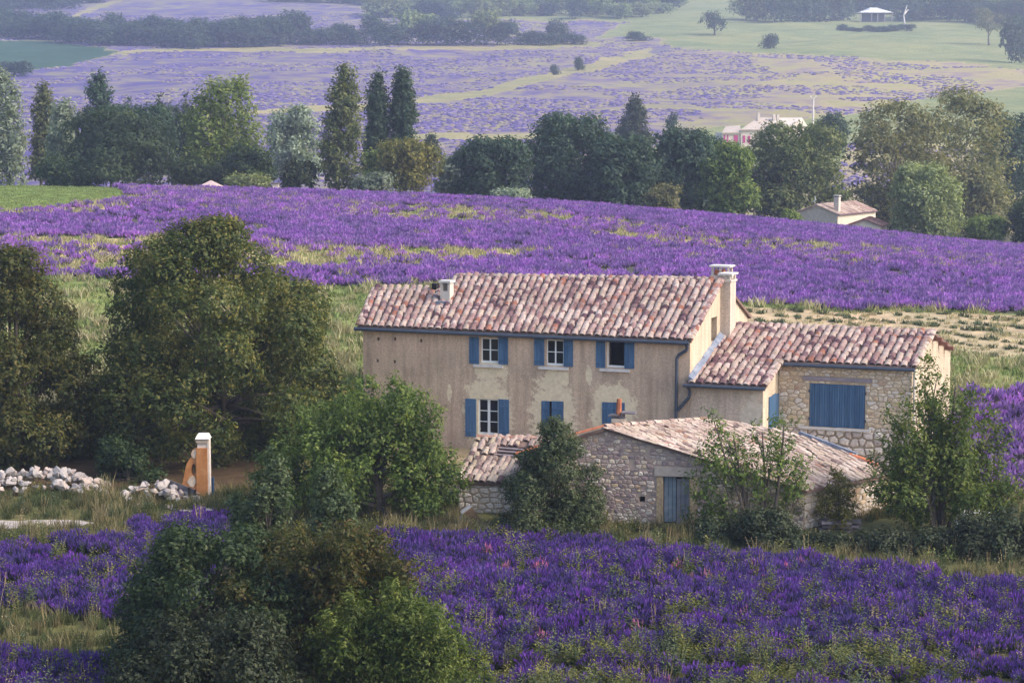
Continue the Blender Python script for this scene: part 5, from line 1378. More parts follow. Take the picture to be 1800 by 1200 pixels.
MIDT = [
 ('poplar_tree', 'grey-green poplar at the end of the poplar row, with bare pinkish twigs', 20, 330, (-40, 128, 52, 325), 'tall', 34, 5200, .5, L_SILVER, {}),
 ('poplar_tree', 'slim dark poplar between the bare poplar and the silvery one', 72, 335, (52, 148, 100, 310), 'poplar', 26, 4200, .45, L_POP, {}),
 ('willow_tree', 'silvery loose tree in front of the slim dark poplar', 112, 318, (80, 182, 140, 320), 'tall', 24, 4200, .5, L_SILVER, {}),
 ('poplar_tree', 'dark two-topped poplar above the spreading pine', 172, 345, (140, 128, 206, 300), 'poplar', 30, 5200, .48, L_GROVE, {}),
 ('umbrella_pine', 'dark spreading pine with layered boughs beside the green meadow', 195, 292, (78, 200, 312, 325), 'broad', 44, 11000, .42, L_PINE, {'flat': .5}),
 ('oak_tree', 'lighter green tree rising out of the spreading pine', 240, 305, (150, 192, 318, 300), 'round', 30, 6500, .45, L_GROVE, {}),
 ('aspen_tree', 'tall bright yellow-green tree with a notched crown', 395, 296, (312, 142, 474, 328), 'tall', 46, 10500, .46, L_LIME, {}),
 ('holly_bush', 'dark bush at the foot of the tall bright tree', 440, 285, (392, 262, 482, 330), 'round', 18, 3600, .4, L_DARK, {}),
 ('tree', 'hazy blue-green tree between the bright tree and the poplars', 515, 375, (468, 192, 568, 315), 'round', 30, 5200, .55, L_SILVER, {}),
 ('shrub', 'low dark shrub at the foot of the hazy tree', 528, 287, (496, 288, 560, 332), 'round', 12, 2200, .4, L_DARK, {}),
 ('poplar_tree', 'tallest poplar with ragged olive crown and thin gaps', 592, 288, (556, 118, 636, 332), 'tall', 46, 8200, .42, L_POP, {'lean': 16, 'gap': .47}),
 ('poplar_tree', 'thinner dark poplar with a separate side top', 660, 300, (636, 128, 682, 318), 'poplar', 30, 5600, .42, L_GROVE, {'lean': 6, 'gap': .38}),
 ('poplar_tree', 'dense dark poplar with a rounded double top', 706, 300, (676, 124, 736, 318), 'tall', 34, 7000, .42, L_GROVE, {}),
 ('lime_tree', 'bright green rounded tree under the poplars', 672, 292, (640, 262, 712, 325), 'round', 16, 3200, .4, L_LIME, {}),
 ('oak_tree', 'small olive-brown round tree on a clear trunk under the poplars', 712, 280, (656, 252, 780, 328), 'flat', 28, 6200, .36, L_OLIVE, {}),
 ('shrub', 'low grey shrub row at the foot of the tallest poplar', 650, 277, (616, 310, 690, 336), 'flat', 14, 2200, .34, L_SILVER, {}),
 ('shrub', 'pale blue-grey bush between the olive round tree and the dark grove', 796, 300, (768, 282, 820, 345), 'round', 14, 2600, .42, L_SILVER, {}),
 ('fir_tree', 'small blue fir far behind the olive round tree', 758, 420, (744, 238, 772, 275), 'fir', 12, 1500, .5, L_PINE, {}),
 ('oak_tree', 'dark green tree at the start of the dense grove', 858, 286, (806, 248, 935, 348), 'round', 34, 7500, .42, L_GROVE, {}),
 ('oak_tree', 'largest dark round tree of the grove', 1000, 296, (908, 206, 1090, 360), 'round', 46, 12500, .42, L_GROVE, {}),
 ('oak_tree', 'middle-sized dark tree between the two biggest of the grove', 1096, 288, (1035, 244, 1160, 365), 'round', 34, 8000, .42, L_GROVE, {}),
 ('oak_tree', 'dark domed tree of the grove below the blue cedar', 1200, 292, (1136, 234, 1270, 372), 'round', 38, 9000, .42, L_GROVE, {}),
 ('oak_tree', 'greener small-crowned tree beside the bright plane tree', 1285, 284, (1238, 258, 1335, 380), 'round', 30, 7000, .4, L_ASH, {}),
 ('plane_tree', 'big bright olive-green tree with glossy clumped foliage', 1400, 308, (1304, 222, 1502, 385), 'round', 54, 14000, .4, L_POP, {}),
 ('oak_tree', 'low dark tree closing the gap between the pale bush and the grove', 835, 300, (790, 262, 880, 348), 'round', 24, 5000, .42, L_GROVE, {}),
 ('oak_tree', 'dark tree filling the gap behind the grove trees and the villa', 1255, 310, (1190, 246, 1320, 375), 'round', 28, 6000, .42, L_GROVE, {}),
 ('pine_tree', 'dark pine standing between the spreading pine and the tall bright tree', 330, 330, (296, 205, 360, 320), 'round', 22, 4600, .45, L_PINE, {}),
 ('shrub', 'dark undergrowth at the foot of the silvery willow', 110, 290, (60, 285, 170, 330), 'flat', 20, 4000, .42, L_DARK, {}),
 ('shrub', 'dark undergrowth below the bright tree edge', 340, 288, (300, 290, 400, 332), 'flat', 20, 4000, .42, L_DARK, {}),
 ('cedar_tree', 'blue layered cedar rising behind the dark grove', 1118, 470, (1084, 166, 1150, 262), 'fir', 26, 3600, .6, L_PINE, {'flat': .4}),
 ('dead_tree', 'thin half-bare tree beside the blue cedar', 1182, 480, (1168, 202, 1198, 250), 'tall', 10, 900, .5, L_GROVE, {'gap': .5}),
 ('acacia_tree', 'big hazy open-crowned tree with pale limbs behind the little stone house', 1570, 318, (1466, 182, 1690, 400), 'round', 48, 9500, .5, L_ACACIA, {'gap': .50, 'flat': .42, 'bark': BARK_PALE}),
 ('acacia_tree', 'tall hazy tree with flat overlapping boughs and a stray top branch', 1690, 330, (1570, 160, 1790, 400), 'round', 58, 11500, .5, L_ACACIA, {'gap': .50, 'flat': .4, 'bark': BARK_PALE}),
 ('willow_tree', 'pale yellow-green rounded willow beside the little stone house', 1632, 283, (1566, 292, 1694, 415), 'round', 40, 10500, .34, L_WILLOW, {'flat': 1.1}),
 ('tree', 'hazy dark tree at the edge of the grove below the meadow', 1775, 360, (1710, 205, 1860, 400), 'round', 40, 6500, .55, L_GROVE, {}),
 ('shrub', 'bright yellow-green low bush beside the lavender ridge end', 1735, 279, (1698, 386, 1772, 428), 'flat', 20, 4200, .32, L_LIME, {}),
 ('shrub', 'grey-green bush at the very end of the lavender ridge', 1800, 277, (1768, 352, 1850, 432), 'round', 24, 4200, .36, L_ELDER, {}),
 ('tree', 'small hazy tree behind the pale utility pole', 1455, 440, (1424, 206, 1490, 262), 'round', 18, 2400, .55, L_GROVE, {}),
 ('bush', 'tiny clipped bush beside the little stone house', 1394, 272, (1378, 374, 1403, 388), 'round', 8, 900, .28, L_LIME, {}),
 ('shrub', 'low dark shrub between the dark grove trees and the lavender', 1168, 273, (1140, 330, 1198, 372), 'round', 14, 2200, .34, L_ACACIA, {}),
 ('shrub', 'grey low shrub at the foot of the largest grove tree', 900, 272, (868, 338, 932, 356), 'flat', 10, 1500, .32, L_SILVER, {}),
 ('shrub', 'pale small shrub beside the stone post on the ridge', 425, 272, (398, 312, 472, 332), 'flat', 12, 1600, .32, L_WILLOW, {}),
 ('shrub', 'dim bush under the stray-branched hazy tree', 1545, 326, (1500, 330, 1580, 400), 'round', 18, 2600, .45, L_GROVE, {}),
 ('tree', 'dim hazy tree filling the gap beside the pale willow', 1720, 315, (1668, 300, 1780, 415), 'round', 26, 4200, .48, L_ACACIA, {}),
]
for k, (nm, lab, px, Y, bx, kind, nlb, nlf, sz, mt, o) in enumerate(MIDT):
    tall_, fir_ = kind in ('poplar', 'tall'), kind == 'fir'
    tree(nm, lab, 'bush' if nm in ('shrub', 'bush', 'holly_bush') else 'tree', px, Y, prof(kind, *bx, lean=o.get('lean', 0)), int(nlb * (2.0 if tall_ else 1.7 if not fir_ else 2.2)), .13 if not (tall_ or fir_) else .15, int(nlf * 2.3), sz * 1.12, mt, o.get('bark', BARK),
         r0=.28 if bx[3] - bx[1] > 60 else .1, seed=200 + k, nl=12, flat=o.get('flat', 1.7 if tall_ else .85), gap=o.get('gap', .42 if tall_ else .31), group=GB, trunk_top=.8 if tall_ else .7, thick=.2 if tall_ else .14)
# row of dark firs far behind the pine
rngf = np.random.default_rng(77)
for k, (px, y0) in enumerate(((225, 168), (238, 178), (252, 184), (281, 164), (296, 180), (310, 178), (326, 166), (340, 190))):
    tree('fir_tree', ['dark blue fir with a sharp tip in the row behind the pine', 'dark blue fir with a blunt tip in the row behind the pine'][k % 2], 'tree', px, 400 + (k % 3) * 8, prof('fir', px - 13, y0, px + 13, 250), 22, .2, 2200, .55, L_PINE, r0=.2, seed=300 + k, nl=4, group='dark firs behind the spreading pine')

# --- hedgerows and scrub on the far slope: four bushes grown once, then copied
L_FAR = leaf_mat('far_scrub_leaf', (0.016, 0.035, 0.031), (0.043, 0.080, 0.054), (0.097, 0.137, 0.089))
L_FARL = leaf_mat('far_light_leaf', (0.068, 0.108, 0.041), (0.174, 0.232, 0.102), (0.322, 0.364, 0.168))
def far_kind(mat, seed, n=3400, w=1.0, h=1.0):
    rng = np.random.default_rng(seed)
    lb_ = np.array([(rng.uniform(-.32, .32) * w, rng.uniform(-.3, .3) * w, h * rng.uniform(.22, .78), *(rng.uniform(.18, .30) * np.array([w, w, .85 * h]))) for _ in range(16)])
    v, q, t = make_leaves('bush', lb_, n, .085, mat, rng, aspect=.6)
    return quads_mesh('bush', v, q, mat, {'tint': t})
FK = [far_kind(L_FAR, 400 + k) for k in range(4)]; FL = [far_kind(L_FARL, 410 + k) for k in range(3)]
def far_bush(px, yb, wpx, hpx, me, label, group, d0=430, d1=1900, name='scrub_bush', cat='bush'):
    p = on_ground(px, yb, d0, d1); k = 1 / ppm(p.y)
    o = link(bpy.data.objects.new(name, me)); o.location = p - Vector((0, 0, .4)); o.rotation_euler = (0, 0, random.uniform(0, 6.28))
    o.scale = (wpx * k, wpx * k, hpx * k); return tag(o, label, cat, group)
random.seed(31)
g1, l1 = 'hedgerow across the far lavender slope', 'dark bush in the long hedgerow across the far slope'
pts = [(-20, 66), (60, 70), (170, 78), (330, 85), (500, 82), (640, 78), (800, 79), (1030, 80)]
x = -20
while x < 500:
    yb = np.interp(x, [p[0] for p in pts], [p[1] for p in pts])
    far_bush(x, yb + random.uniform(-4, 2), random.uniform(44, 66), random.uniform(30, 52), random.choice(FK), l1, g1)
    if random.random() < .75: far_bush(x + 10, yb - 14, random.uniform(40, 60), random.uniform(28, 44), random.choice(FK), l1, g1)
    x += random.uniform(17, 26)
far_bush(507, 78, 72, 60, FK[1], 'largest round dark tree of the long hedgerow', g1)
l2 = 'grey-green bush in the thinner half of the long hedgerow'
for x in range(540, 640, 20): far_bush(x, 79 + random.uniform(-3, 2), random.uniform(36, 50), random.uniform(24, 40), random.choice(FK), l2, g1)
for x, y, w, h, me in ((660, 78, 60, 52, FK[0]), (690, 80, 66, 40, FK[2]), (728, 78, 70, 60, FL[0]), (752, 80, 50, 46, FK[3]), (785, 80, 62, 52, FK[1]), (822, 80, 56, 44, FK[2]), (858, 78, 62, 60, FL[1]), (890, 80, 54, 44, FK[3]), (930, 79, 56, 26, FK[0]), (985, 76, 44, 42, FK[1]), (1010, 78, 40, 20, FK[2]), (1120, 72, 40, 18, FK[0]), (960, 80, 50, 24, FK[2])):
    far_bush(x, y, w, h, me, l2 if me in FK else 'light green bush standing out of the long hedgerow', g1)
g2, l3 = 'scrub on the top of the slope', 'bush in the dark scrub at the upper edge of the far slope'
for x in range(-20, 180, 15): far_bush(x, random.uniform(8, 20) if x < 130 else 6, random.uniform(40, 60), random.uniform(26, 36), random.choice(FK), l3, g2)
for x in range(480, 650, 20): far_bush(x, random.uniform(2, 8) , random.uniform(36, 56), random.uniform(22, 32), random.choice(FK), l3, g2)
l4 = 'pale green bush in the light scrub at the upper edge of the far slope'
for x in range(650, 1195, 18):
    for yb in (30 - max(0, (x - 1100) * .12), 14): far_bush(x + random.uniform(-8, 8), yb + random.uniform(-5, 3), random.uniform(36, 60), random.uniform(22, 38), random.choice(FL if random.random() < .7 else FK), l4, g2)
l5 = 'hazy tree in the wood behind the pale meadow'
for x in range(1310, 1840, 19):
    if 1495 < x < 1585: far_bush(x, 24, 60, 44, random.choice(FK), l5, 'wood behind the pale meadow', name='hazy_tree', cat='tree'); continue
    far_bush(x + random.uniform(-6, 6), 36 + random.uniform(-3, 3) + max(0, (x - 1680) * .08), random.uniform(50, 72), random.uniform(40, 58), random.choice(FK if random.random() < .75 else FL), l5, 'wood behind the pale meadow', name='hazy_tree', cat='tree')
for x in range(1480, 1610, 15): far_bush(x, 52 + random.uniform(-3, 5), random.uniform(18, 28), random.uniform(8, 14), random.choice(FK), 'low bush in the hedge across the pale meadow', 'hedge across the pale meadow')
for x, y, w, h in ((6, 134, 40, 28), (38, 134, 40, 30), (-22, 136, 50, 30)): far_bush(x, y, w, h, FK[2], 'dark bush between the teal field and the lavender slope', 'bushes below the teal field')
for x, y, w, h, lab in ((976, 132, 16, 20, 'small round bush on the grassy path over the slope'), (1018, 124, 18, 26, 'small upright bush on the grassy path over the slope'), (1352, 86, 30, 28, 'ragged small tree alone on the pale meadow'), (1790, 112, 56, 84, 'large hazy tree at the edge of the pale meadow')):
    far_bush(x, y, w, h, FK[1], lab, None, name='lone_bush' if h < 40 else 'hazy_tree', cat='bush' if h < 40 else 'tree')
def far_tree(px, yb, y0, wpx, hc, mt, lab, seed, n=1800):
    p = on_ground(px, yb, 430, 1900)
    return tree('umbrella_tree', lab, 'tree', px, p.y, [(y0, px - wpx * .2, px + wpx * .2), (y0 + hc * .4, px - wpx / 2, px + wpx / 2), (y0 + hc * .8, px - wpx * .45, px + wpx * .45), (y0 + hc, px - wpx * .2, px + wpx * .2)], 18, .16, n, 1.0, mt, r0=.5, seed=seed, nl=8, flat=.6, trunk_top=.6)
far_tree(1256, 62, 24, 50, 26, L_FAR, 'umbrella-shaped tree on a clear trunk in the pale meadow', 500)
far_tree(1738, 80, 18, 66, 36, L_ACACIA, 'hazy vase-shaped tree with forked trunk in the pale meadow', 501)

# ================================================================== SMALLER HOUSES AND THINGS
def gable_house(name, label, corner, th, w, l, ze, rise, zb, wallm, roofm, over=.25, cat='house'):
    """house with a gable end of width w running back-left from its near corner and a long side of length l running back-right"""
    root = empty(name, (corner.x, corner.y, zb), -th, label, cat)
    r = lambda x, y, z: Vector((x, y, z - zb))
    m = MB(); m.prism([(0, zb - 1), (w, zb - 1), (w, ze), (w / 2, ze + rise), (0, ze)], [], lambda x, z, d: r(-x, 0, z) + Vector((0, d, 0)), .3); m.build('gable_wall', wallm, root)
    boxpart('side_wall', wallm, root, -.3, 0, .3, l, -1, ze - zb); 
    m = MB(); m.prism([(0, zb - 1), (w, zb - 1), (w, ze), (w / 2, ze + rise), (0, ze)], [], lambda x, z, d: r(-x, l, z) + Vector((0, d, 0)), .3); m.box(-w, -w + .3, .3, l, -1, ze - zb); m.build('rear_wall', wallm, root)
    m = MB(); o = over; s = rise / (w / 2)
    f1 = bil(r(o, -o, ze - o * s + .12), r(o, l + o, ze - o * s + .12), r(-w / 2, l + o, ze + rise + .12), r(-w / 2, -o, ze + rise + .12))
    f2 = bil(r(-w / 2, -o, ze + rise + .12), r(-w / 2, l + o, ze + rise + .12), r(-w - o, l + o, ze - o * s + .12), r(-w - o, -o, ze - o * s + .12))
    slab(m, f1, th=.12); slab(m, f2, th=.12)
    rf = m.build('roof', roofm, root)
    # tile ribs
    m = MB(); n = int(l / .42)
    for k in range(n):
        a, b = f1((k + .5) / n, 0), f1((k + .5) / n, 1); m.tube([a, b], .10, 5)
        a, b = f2((k + .5) / n, 0), f2((k + .5) / n, 1); m.tube([a, b], .10, 5)
    q = m.build('roof_tiling', roofm, rf); q['kind'] = 'stuff'
    return root, f1
PALE_STONE = simple('pale_house_stone', (.52, .45, .36), (.66, .59, .49), 2.6, .95, .6, 7)
ROOF_PINK = tile_mat('pinkish_roof', [(0, (.44, .32, .28)), (.3, (.52, .42, .36)), (.6, (.36, .24, .20)), (.8, (.56, .47, .40))])
cn = P(1472.5, 376, 296)
lh, f1 = gable_house('stone_house', 'little pale stone house with square chimney sunk behind the lavender ridge', cn, math.radians(34), 5.7, 10.6, cn.z - .05, 1.05, gz1(cn.x, cn.y) - .5, PALE_STONE, ROOF_PINK)
q = f1(.12, .28)
ch = boxpart('chimney', CONC, lh, q.x - .34, q.x + .34, q.y - .3, q.y + .3, q.z - .5, q.z + 1.75)
boxpart('cap_slab', DARK, ch, q.x - .25, q.x + .25, q.y - .22, q.y + .22, q.z + 1.75, q.z + 1.87); boxpart('cap_slab', SILLM, ch, q.x - .4, q.x + .4, q.y - .36, q.y + .36, q.z + 1.87, q.z + 1.97)  # the lower, near-black block paints the shaded gap beneath the slab
m = MB(); m.tube([f1(0, 0) + Vector((.02, 0, -.1)), f1(1, 0) + Vector((.02, 0, -.1))], .09, 6); m.build('gutter', simple('brown_gutter', (.14, .09, .11), (.2, .13, .15)), lh)
m = MB(); q2 = f1(0, 1) + Vector((-.3, .2, .1)); m.tube([q2, q2 + Vector((0, 0, .9)), q2 + Vector((.14, 0, .45)), q2 + Vector((-.5, 0, .1))], .035, 5); m.build('aerial', WHITE, lh)
cn2 = P(1551, 405, 284)
oh, f3 = gable_house('outbuilding', 'low red-roofed outbuilding tucked against the little stone house', P(1549, 400, 282), math.radians(16), 3.9, 5.0, P(1549, 398, 282).z, .75, gz1(cn2.x, cn2.y) - .6, PALE_STONE, tile_mat('red_roof', [(0, (.30, .13, .10)), (.3, (.38, .22, .17)), (.6, (.24, .12, .10)), (.8, (.42, .30, .25))]), cat='outbuilding')

# far villa
VS = simple('villa_render', (.50, .45, .39), (.58, .52, .46), 1.0)
VR = simple('villa_roof', (.42, .35, .30), (.51, .44, .38), 1.5)
MAG = simple('magenta_shutter', (.36, .035, .16), (.42, .05, .20), 2, .6)
pv = on_ground(1270, 258, 430, 900)
vk = 1 / ppm(pv.y)
VF = Frame(pv, math.radians(-6))
villa = empty('villa', pv, math.radians(6), 'far pale villa with magenta shutters and three chimneys above the grove', 'house')
vx = lambda px: (px - 1270) * vk
vz = lambda py: (258 - py) * vk
boxpart('low_wing', VS, villa, vx(1270), vx(1302), 0, 9, -2, vz(234))
boxpart('main_block', VS, villa, vx(1302) + .003, vx(1341), -.4, 10, -2, vz(229))
m = MB(); m.prism([(-1.4 + .4, 0), (9, 0), (9, vz(226)), (5.5, vz(208)), (-1, vz(229))], [], lambda y, z, d: Vector((vx(1341) + d + .003 + (y + 1) * .7, y, z - 0)), 6.0); m.build('side_block', VS, villa)
m = MB()
slab(m, bil((vx(1268), -.5, vz(233)), (vx(1303), -.5, vz(233)), (vx(1310), 6, vz(221)), (vx(1284), 6, vz(223))), th=.3); m.build('low_roof', VR, villa)
m = MB()
slab(m, bil((vx(1300), -.9, vz(228)), (vx(1342), -.9, vz(228)), (vx(1376), 7, vz(208)), (vx(1345), 7, vz(207.5))), th=.3)
slab(m, bil((vx(1376), 7, vz(208)), (vx(1345), 7, vz(207.5)), (vx(1345), 14, vz(222)), (vx(1392), 14, vz(222))), th=-.3)
slab(m, bil((vx(1342), -.9, vz(228)), (vx(1398), 6, vz(216)), (vx(1392), 10, vz(212)), (vx(1376), 7, vz(208))), th=.3); m.build('roof', VR, villa)
for a, b, c, d, nm in ((1272, 1274.6, 237, 249.5, 'shutter'), (1278, 1280.2, 237, 249.5, 'shutter'), (1290, 1297, 238, 252, 'door'), (1305.5, 1309.5, 238.5, 251, 'shutter'), (1314.5, 1318.5, 239, 251.5, 'shutter')):
    yy = -.03 if a < 1300 else -.44
    boxpart(nm, MAG, villa, vx(a), vx(b), yy - .08, yy, vz(d), vz(c))
for a, y in ((1339, 199.5), (1367, 202), (1374, 202)): boxpart('chimney', VS, villa, vx(a), vx(a + 4.4), 4.5, 5.4, vz(222), vz(y))
# utility pole
pp = at_ground(1428, 470)
pole = empty('utility_pole', pp, 0, 'pale concrete utility pole beside the far villa', 'pole')
hz_ = P(1428, 172, 470).z - pp.z
m = MB(); m.tube([(0, 0, -.5), (0, 0, hz_)], [.26, .15], 8); m.build('shaft', SILLM, pole)
m = MB(); m.tube([(0, 0, hz_ - .25), (.55, 0, hz_ + .1)], .07, 5); m.tube([(0, 0, hz_ - .25), (-.55, 0, hz_ + .1)], .07, 5); m.build('bracket', SILLM, pole)
for s in (-.55, .55): boxpart('insulator', WHITE, pole, s - .12, s + .12, -.12, .12, hz_ + .1, hz_ + .38)
# open shed with a white roof on the far meadow
ps = on_ground(1538, 39, 600, 1900); k = 1 / ppm(ps.y)
os_ = empty('open_shed', ps, 0, 'open-sided farm shelter with a white hipped roof on the far meadow', 'shelter')
m = MB(); w = 30 * k; z1 = 16 * k; z2 = 25 * k
m.add([(-w, -4, z1), (w, -4, z1), (w, 6, z1), (-w, 6, z1), (-w * .28, 1, z1 + 5.5 * k), (w * .12, 1, z1 + 5.5 * k), (w * .12, 2, z2), (-w * .28, 2, z2)], [(0, 1, 5, 4), (1, 2, 6, 5), (2, 3, 7, 6), (3, 0, 4, 7), (4, 5, 6, 7), (3, 2, 1, 0)]); m.build('roof', WHITE, os_)
for f in (-.92, -.25, .1, .5, .92): boxpart('post', OLDWOOD, os_, w * f - .25, w * f + .25, -3.6, -3.1, -1, z1)
boxpart('rear_wall', simple('shelter_back', (.10, .10, .13), (.15, .15, .18)), os_, -w * .7, w * .6, 4.5, 5, -1, z1 - .05)
# pale leaning dead trunk
pd_ = on_ground(1592, 52, 600, 1900); k = 1 / ppm(pd_.y)
dt = empty('dead_tree', pd_, 0, 'pale leaning dead tree trunk on the far meadow', 'dead tree')
m = MB(); m.tube([(0, 0, -1), (-2 * k, 0, 10 * k), (-4 * k, 0, 24 * k), (0, 0, 36 * k), (2 * k, 0, 42 * k)], [.55, .45, .38, .3, .15], 7); m.build('trunk', SILLM, dt)
m = MB(); m.tube([(-3 * k, 0, 26 * k), (3 * k, 1, 33 * k), (6 * k, 1, 34 * k)], [.5, .3, .12], 6); m.build('branch', SILLM, dt)
# roof of a hut showing over the ridge, and a stone post
ph = P(364, 331, 274)
hut = empty('hut', (ph.x, ph.y, gz1(ph.x, ph.y) - .5), 0, 'pinkish pyramid hut roof peeping over the lavender ridge', 'hut')
zr = ph.z - (gz1(ph.x, ph.y) - .5); k = 1 / ppm(274)
boxpart('wall', PALE_STONE, hut, -19 * k, 19 * k, .1, 4.0, -1, zr + .1)
m = MB(); m.add([(-23 * k, -.2, zr), (23 * k, -.2, zr), (23 * k, 4.4, zr), (-23 * k, 4.4, zr), (3 * k, 2, zr + 13 * k)], [(0, 1, 4), (1, 2, 4), (2, 3, 4), (3, 0, 4), (3, 2, 1, 0)]); m.build('roof', simple('pink_roof', (.44, .33, .31), (.54, .43, .40), 2), hut)
pg = at_ground(485, 271)
sp_ = empty('stone_post', pg, 0, 'short square stone post on the lavender ridge', 'post')
boxpart('shaft', PALE_STONE, sp_, -.35, .35, -.35, .35, -.3, P(485, 323, 271).z - pg.z); boxpart('cap', GREYWOOD, sp_, -.5, .5, -.5, .5, P(485, 323, 271).z - pg.z, P(485, 321, 271).z - pg.z)

# ruined wall with the hole
YW = 107.6
o_ = at_ground(348, YW)
ruin = empty('ruined_wall', o_, 0, 'ruined orange-ochre wall stub with an oval hole and white capstone', 'ruined wall')
kx = lambda px: (px - 348) / ppm(YW) + (348 - 900) / FPX * 0
def rw(px, py): q = P(px, py, YW); return (q.x - o_.x, q.z - o_.z)
OCH = NT('ochre_render_wall'); pc = OCH.coord()
cc = OCH.ramp(OCH.noise(pc, 2.0, 6, .72), [(.28, (.22, .09, .04)), (.42, (.38, .155, .05)), (.58, (.46, .21, .08)), (.72, (.56, .36, .20))])
OCH.color(cc); OCH.bump(OCH.noise(pc, 12, 4), .5, .03); OCH = OCH.m
hole = [rw(340.3 + 3.9 * math.cos(a), 825 + 10.5 * math.sin(a)) for a in np.linspace(0, 2 * math.pi, 13)[:-1]]
wing_out = [rw(*p) for p in ((346, 787), (342, 788), (337, 792), (335, 797), (336.5, 803), (332, 807.5), (328, 815), (325.5, 824), (323.5, 836), (320.5, 851), (320, 865), (321, 890), (346, 892))]
m = MB(); m.prism(wing_out[::-1], [hole], lambda x, z, d: Vector((x, d, z)), .38); m.build('broken_wing', OCH, ruin)
a, b = rw(345, 787), rw(366, 892)
boxpart('pillar', OCH, ruin, a[0], b[0], -.08, .5, b[1], a[1])
PLT = simple('stained_plaster', (.42, .30, .20), (.62, .53, .43), 5)
PL = simple('pale_plaster', (.56, .49, .42), (.68, .61, .54), 4)
boxpart('pillar_side', PL, ruin, b[0] + .002, b[0] + .09, -.02, .5, b[1], rw(0, 768)[1])
boxpart('pillar_neck', PL, ruin, a[0] + .05, b[0], .02, .46, a[1], rw(0, 778.5)[1])
boxpart('pillar_head', simple('beige_head', (.40, .31, .24), (.50, .40, .32), 4), ruin, a[0] - .01, b[0] + .03, -.06, .5, rw(0, 778)[1], rw(0, 771)[1])
m = MB(); z0, z1 = rw(0, 770.9)[1], rw(0, 763)[1]
m.add([(a[0] - .04, -.12, z0), (b[0] + .12, -.12, z0), (b[0] + .12, .56, z0), (a[0] - .04, .56, z0), (a[0] + .04, -.05, z1 - .04), (b[0] + .12, -.05, z1 - .09), (b[0] + .02, .5, z1), (a[0] + .06, .5, z1)], [(0, 1, 5, 4), (1, 2, 6, 5), (2, 3, 7, 6), (3, 0, 4, 7), (4, 5, 6, 7), (3, 2, 1, 0)]); m.build('capstone', WHITE, ruin)
for pts in (((345, 788), (338, 792), (336, 798), (338, 803), (343, 806), (345, 800)), ((338, 835), (343, 838), (345, 847), (340, 856), (334, 854), (329, 846), (333, 840))):
    m = MB(); m.prism([rw(*p) for p in pts][::-1], [], lambda x, z, d: Vector((x, d - .035, z)), .03); m.build('bare_plaster', PLT, ruin)
pb = at_ground(371, 108.6)
bb = boxpart('blue_board', BLUE, None, -.11, .14, -.02, .03, -.2, P(371, 838, 108.6).z - pb.z); bb.location = pb; tag(bb, 'narrow blue board standing behind the ruined orange wall', 'board')
bb.rotation_euler = (.04, .03, -.3)
# grey plank panel leaning in front of the ruin
pq = P(296, 842, 107.9); pr = P(344.5, 861, 106.9); pz = at_ground(322, 107)
panel = empty('plank_panel', pz, 0, 'weathered grey plank panel slanting in front of the ruined orange wall', 'board panel')
d0 = (pr - pq)
for k in range(3):
    m = MB(); u = Vector((0, 0, -.215))
    a_, b_ = pq - pz + u * k, pr - pz + u * k; nrm = Vector((-.1, -.28, 0)).normalized() * .04
    m.add([a_, b_, b_ + u * .94, a_ + u * .94, a_ + nrm, b_ + nrm, b_ + u * .94 + nrm, a_ + u * .94 + nrm], [(0, 1, 2, 3), (7, 6, 5, 4), (0, 4, 5, 1), (1, 5, 6, 2), (2, 6, 7, 3), (3, 7, 4, 0)]); m.build('plank', GREYWOOD, panel)
for f in (.76, .98):
    q = pq.lerp(pr, f) - pz; boxpart('batten', DARK, panel, q.x - .05, q.x + .05, q.y - .16, q.y - .07, q.z - .72, q.z + .02)

# rubble
import bmesh
def rock_mesh(seed):
    r = random.Random(seed); b = bmesh.new()
    for _ in range(15):
        v = Vector((r.gauss(0, 1), r.gauss(0, 1), r.gauss(0, 1))).normalized(); b.verts.new((v.x * r.uniform(.8, 1.15), v.y * r.uniform(.6, .9), v.z * r.uniform(.5, .8)))
    bmesh.ops.convex_hull(b, input=b.verts); loose = [v for v in b.verts if not v.link_faces]; bmesh.ops.delete(b, geom=loose, context='VERTS')
    me = bpy.data.meshes.new('rock'); b.to_mesh(me); b.free(); me.materials.append(ROCK); return me
ROCKS = [rock_mesh(k) for k in range(10)]
def rubble(n, xa, xb, top, label, group, Y0, Y1, r0, r1, seed):
    r = random.Random(seed)
    for k in range(n):
        px = r.uniform(xa, xb); hgt = np.interp(px, [t[0] for t in top], [t[1] for t in top])
        Y = r.uniform(Y0, Y1); g = at_ground(px, Y); f = (Y - Y0) / (Y1 - Y0)
        s = r.uniform(r0, r1) * (1.35 if r.random() < .12 else 1)
        hh = hgt * math.sin(math.pi * min(max(f * .9 + .08, 0), 1)) ** .7
        o = link(bpy.data.objects.new('rock', r.choice(ROCKS))); o.location = (g.x, g.y, g.z + r.uniform(.55, 1.0) * hh + s * .15)
        o.scale = (s, s, s); o.rotation_euler = (r.uniform(-.6, .6), r.uniform(-.6, .6), r.uniform(0, 6.28)); tag(o, label, 'rock', group)
rubble(190, -25, 190, [(-30, .55), (0, .75), (30, .95), (110, .95), (150, .65), (190, .12)], 'pale limestone rock in the long rubble heap under the trees', 'rocks of the long rubble heap', 107.9, 110.6, .13, .31, 1)
rubble(80, 218, 352, [(215, .25), (245, .55), (265, .95), (290, .7), (320, .38), (350, .3)], 'pale limestone rock in the small heap beside the ruined wall', 'rocks of the small heap', 106.8, 108.6, .13, .31, 2)
rubble(16, 628, 664, [(620, .2), (650, .85), (670, .6)], 'white rock in the pile beside the walnut trunk', 'white rocks beside the walnut trunk', 105.2, 106.2, .2, .36, 3)
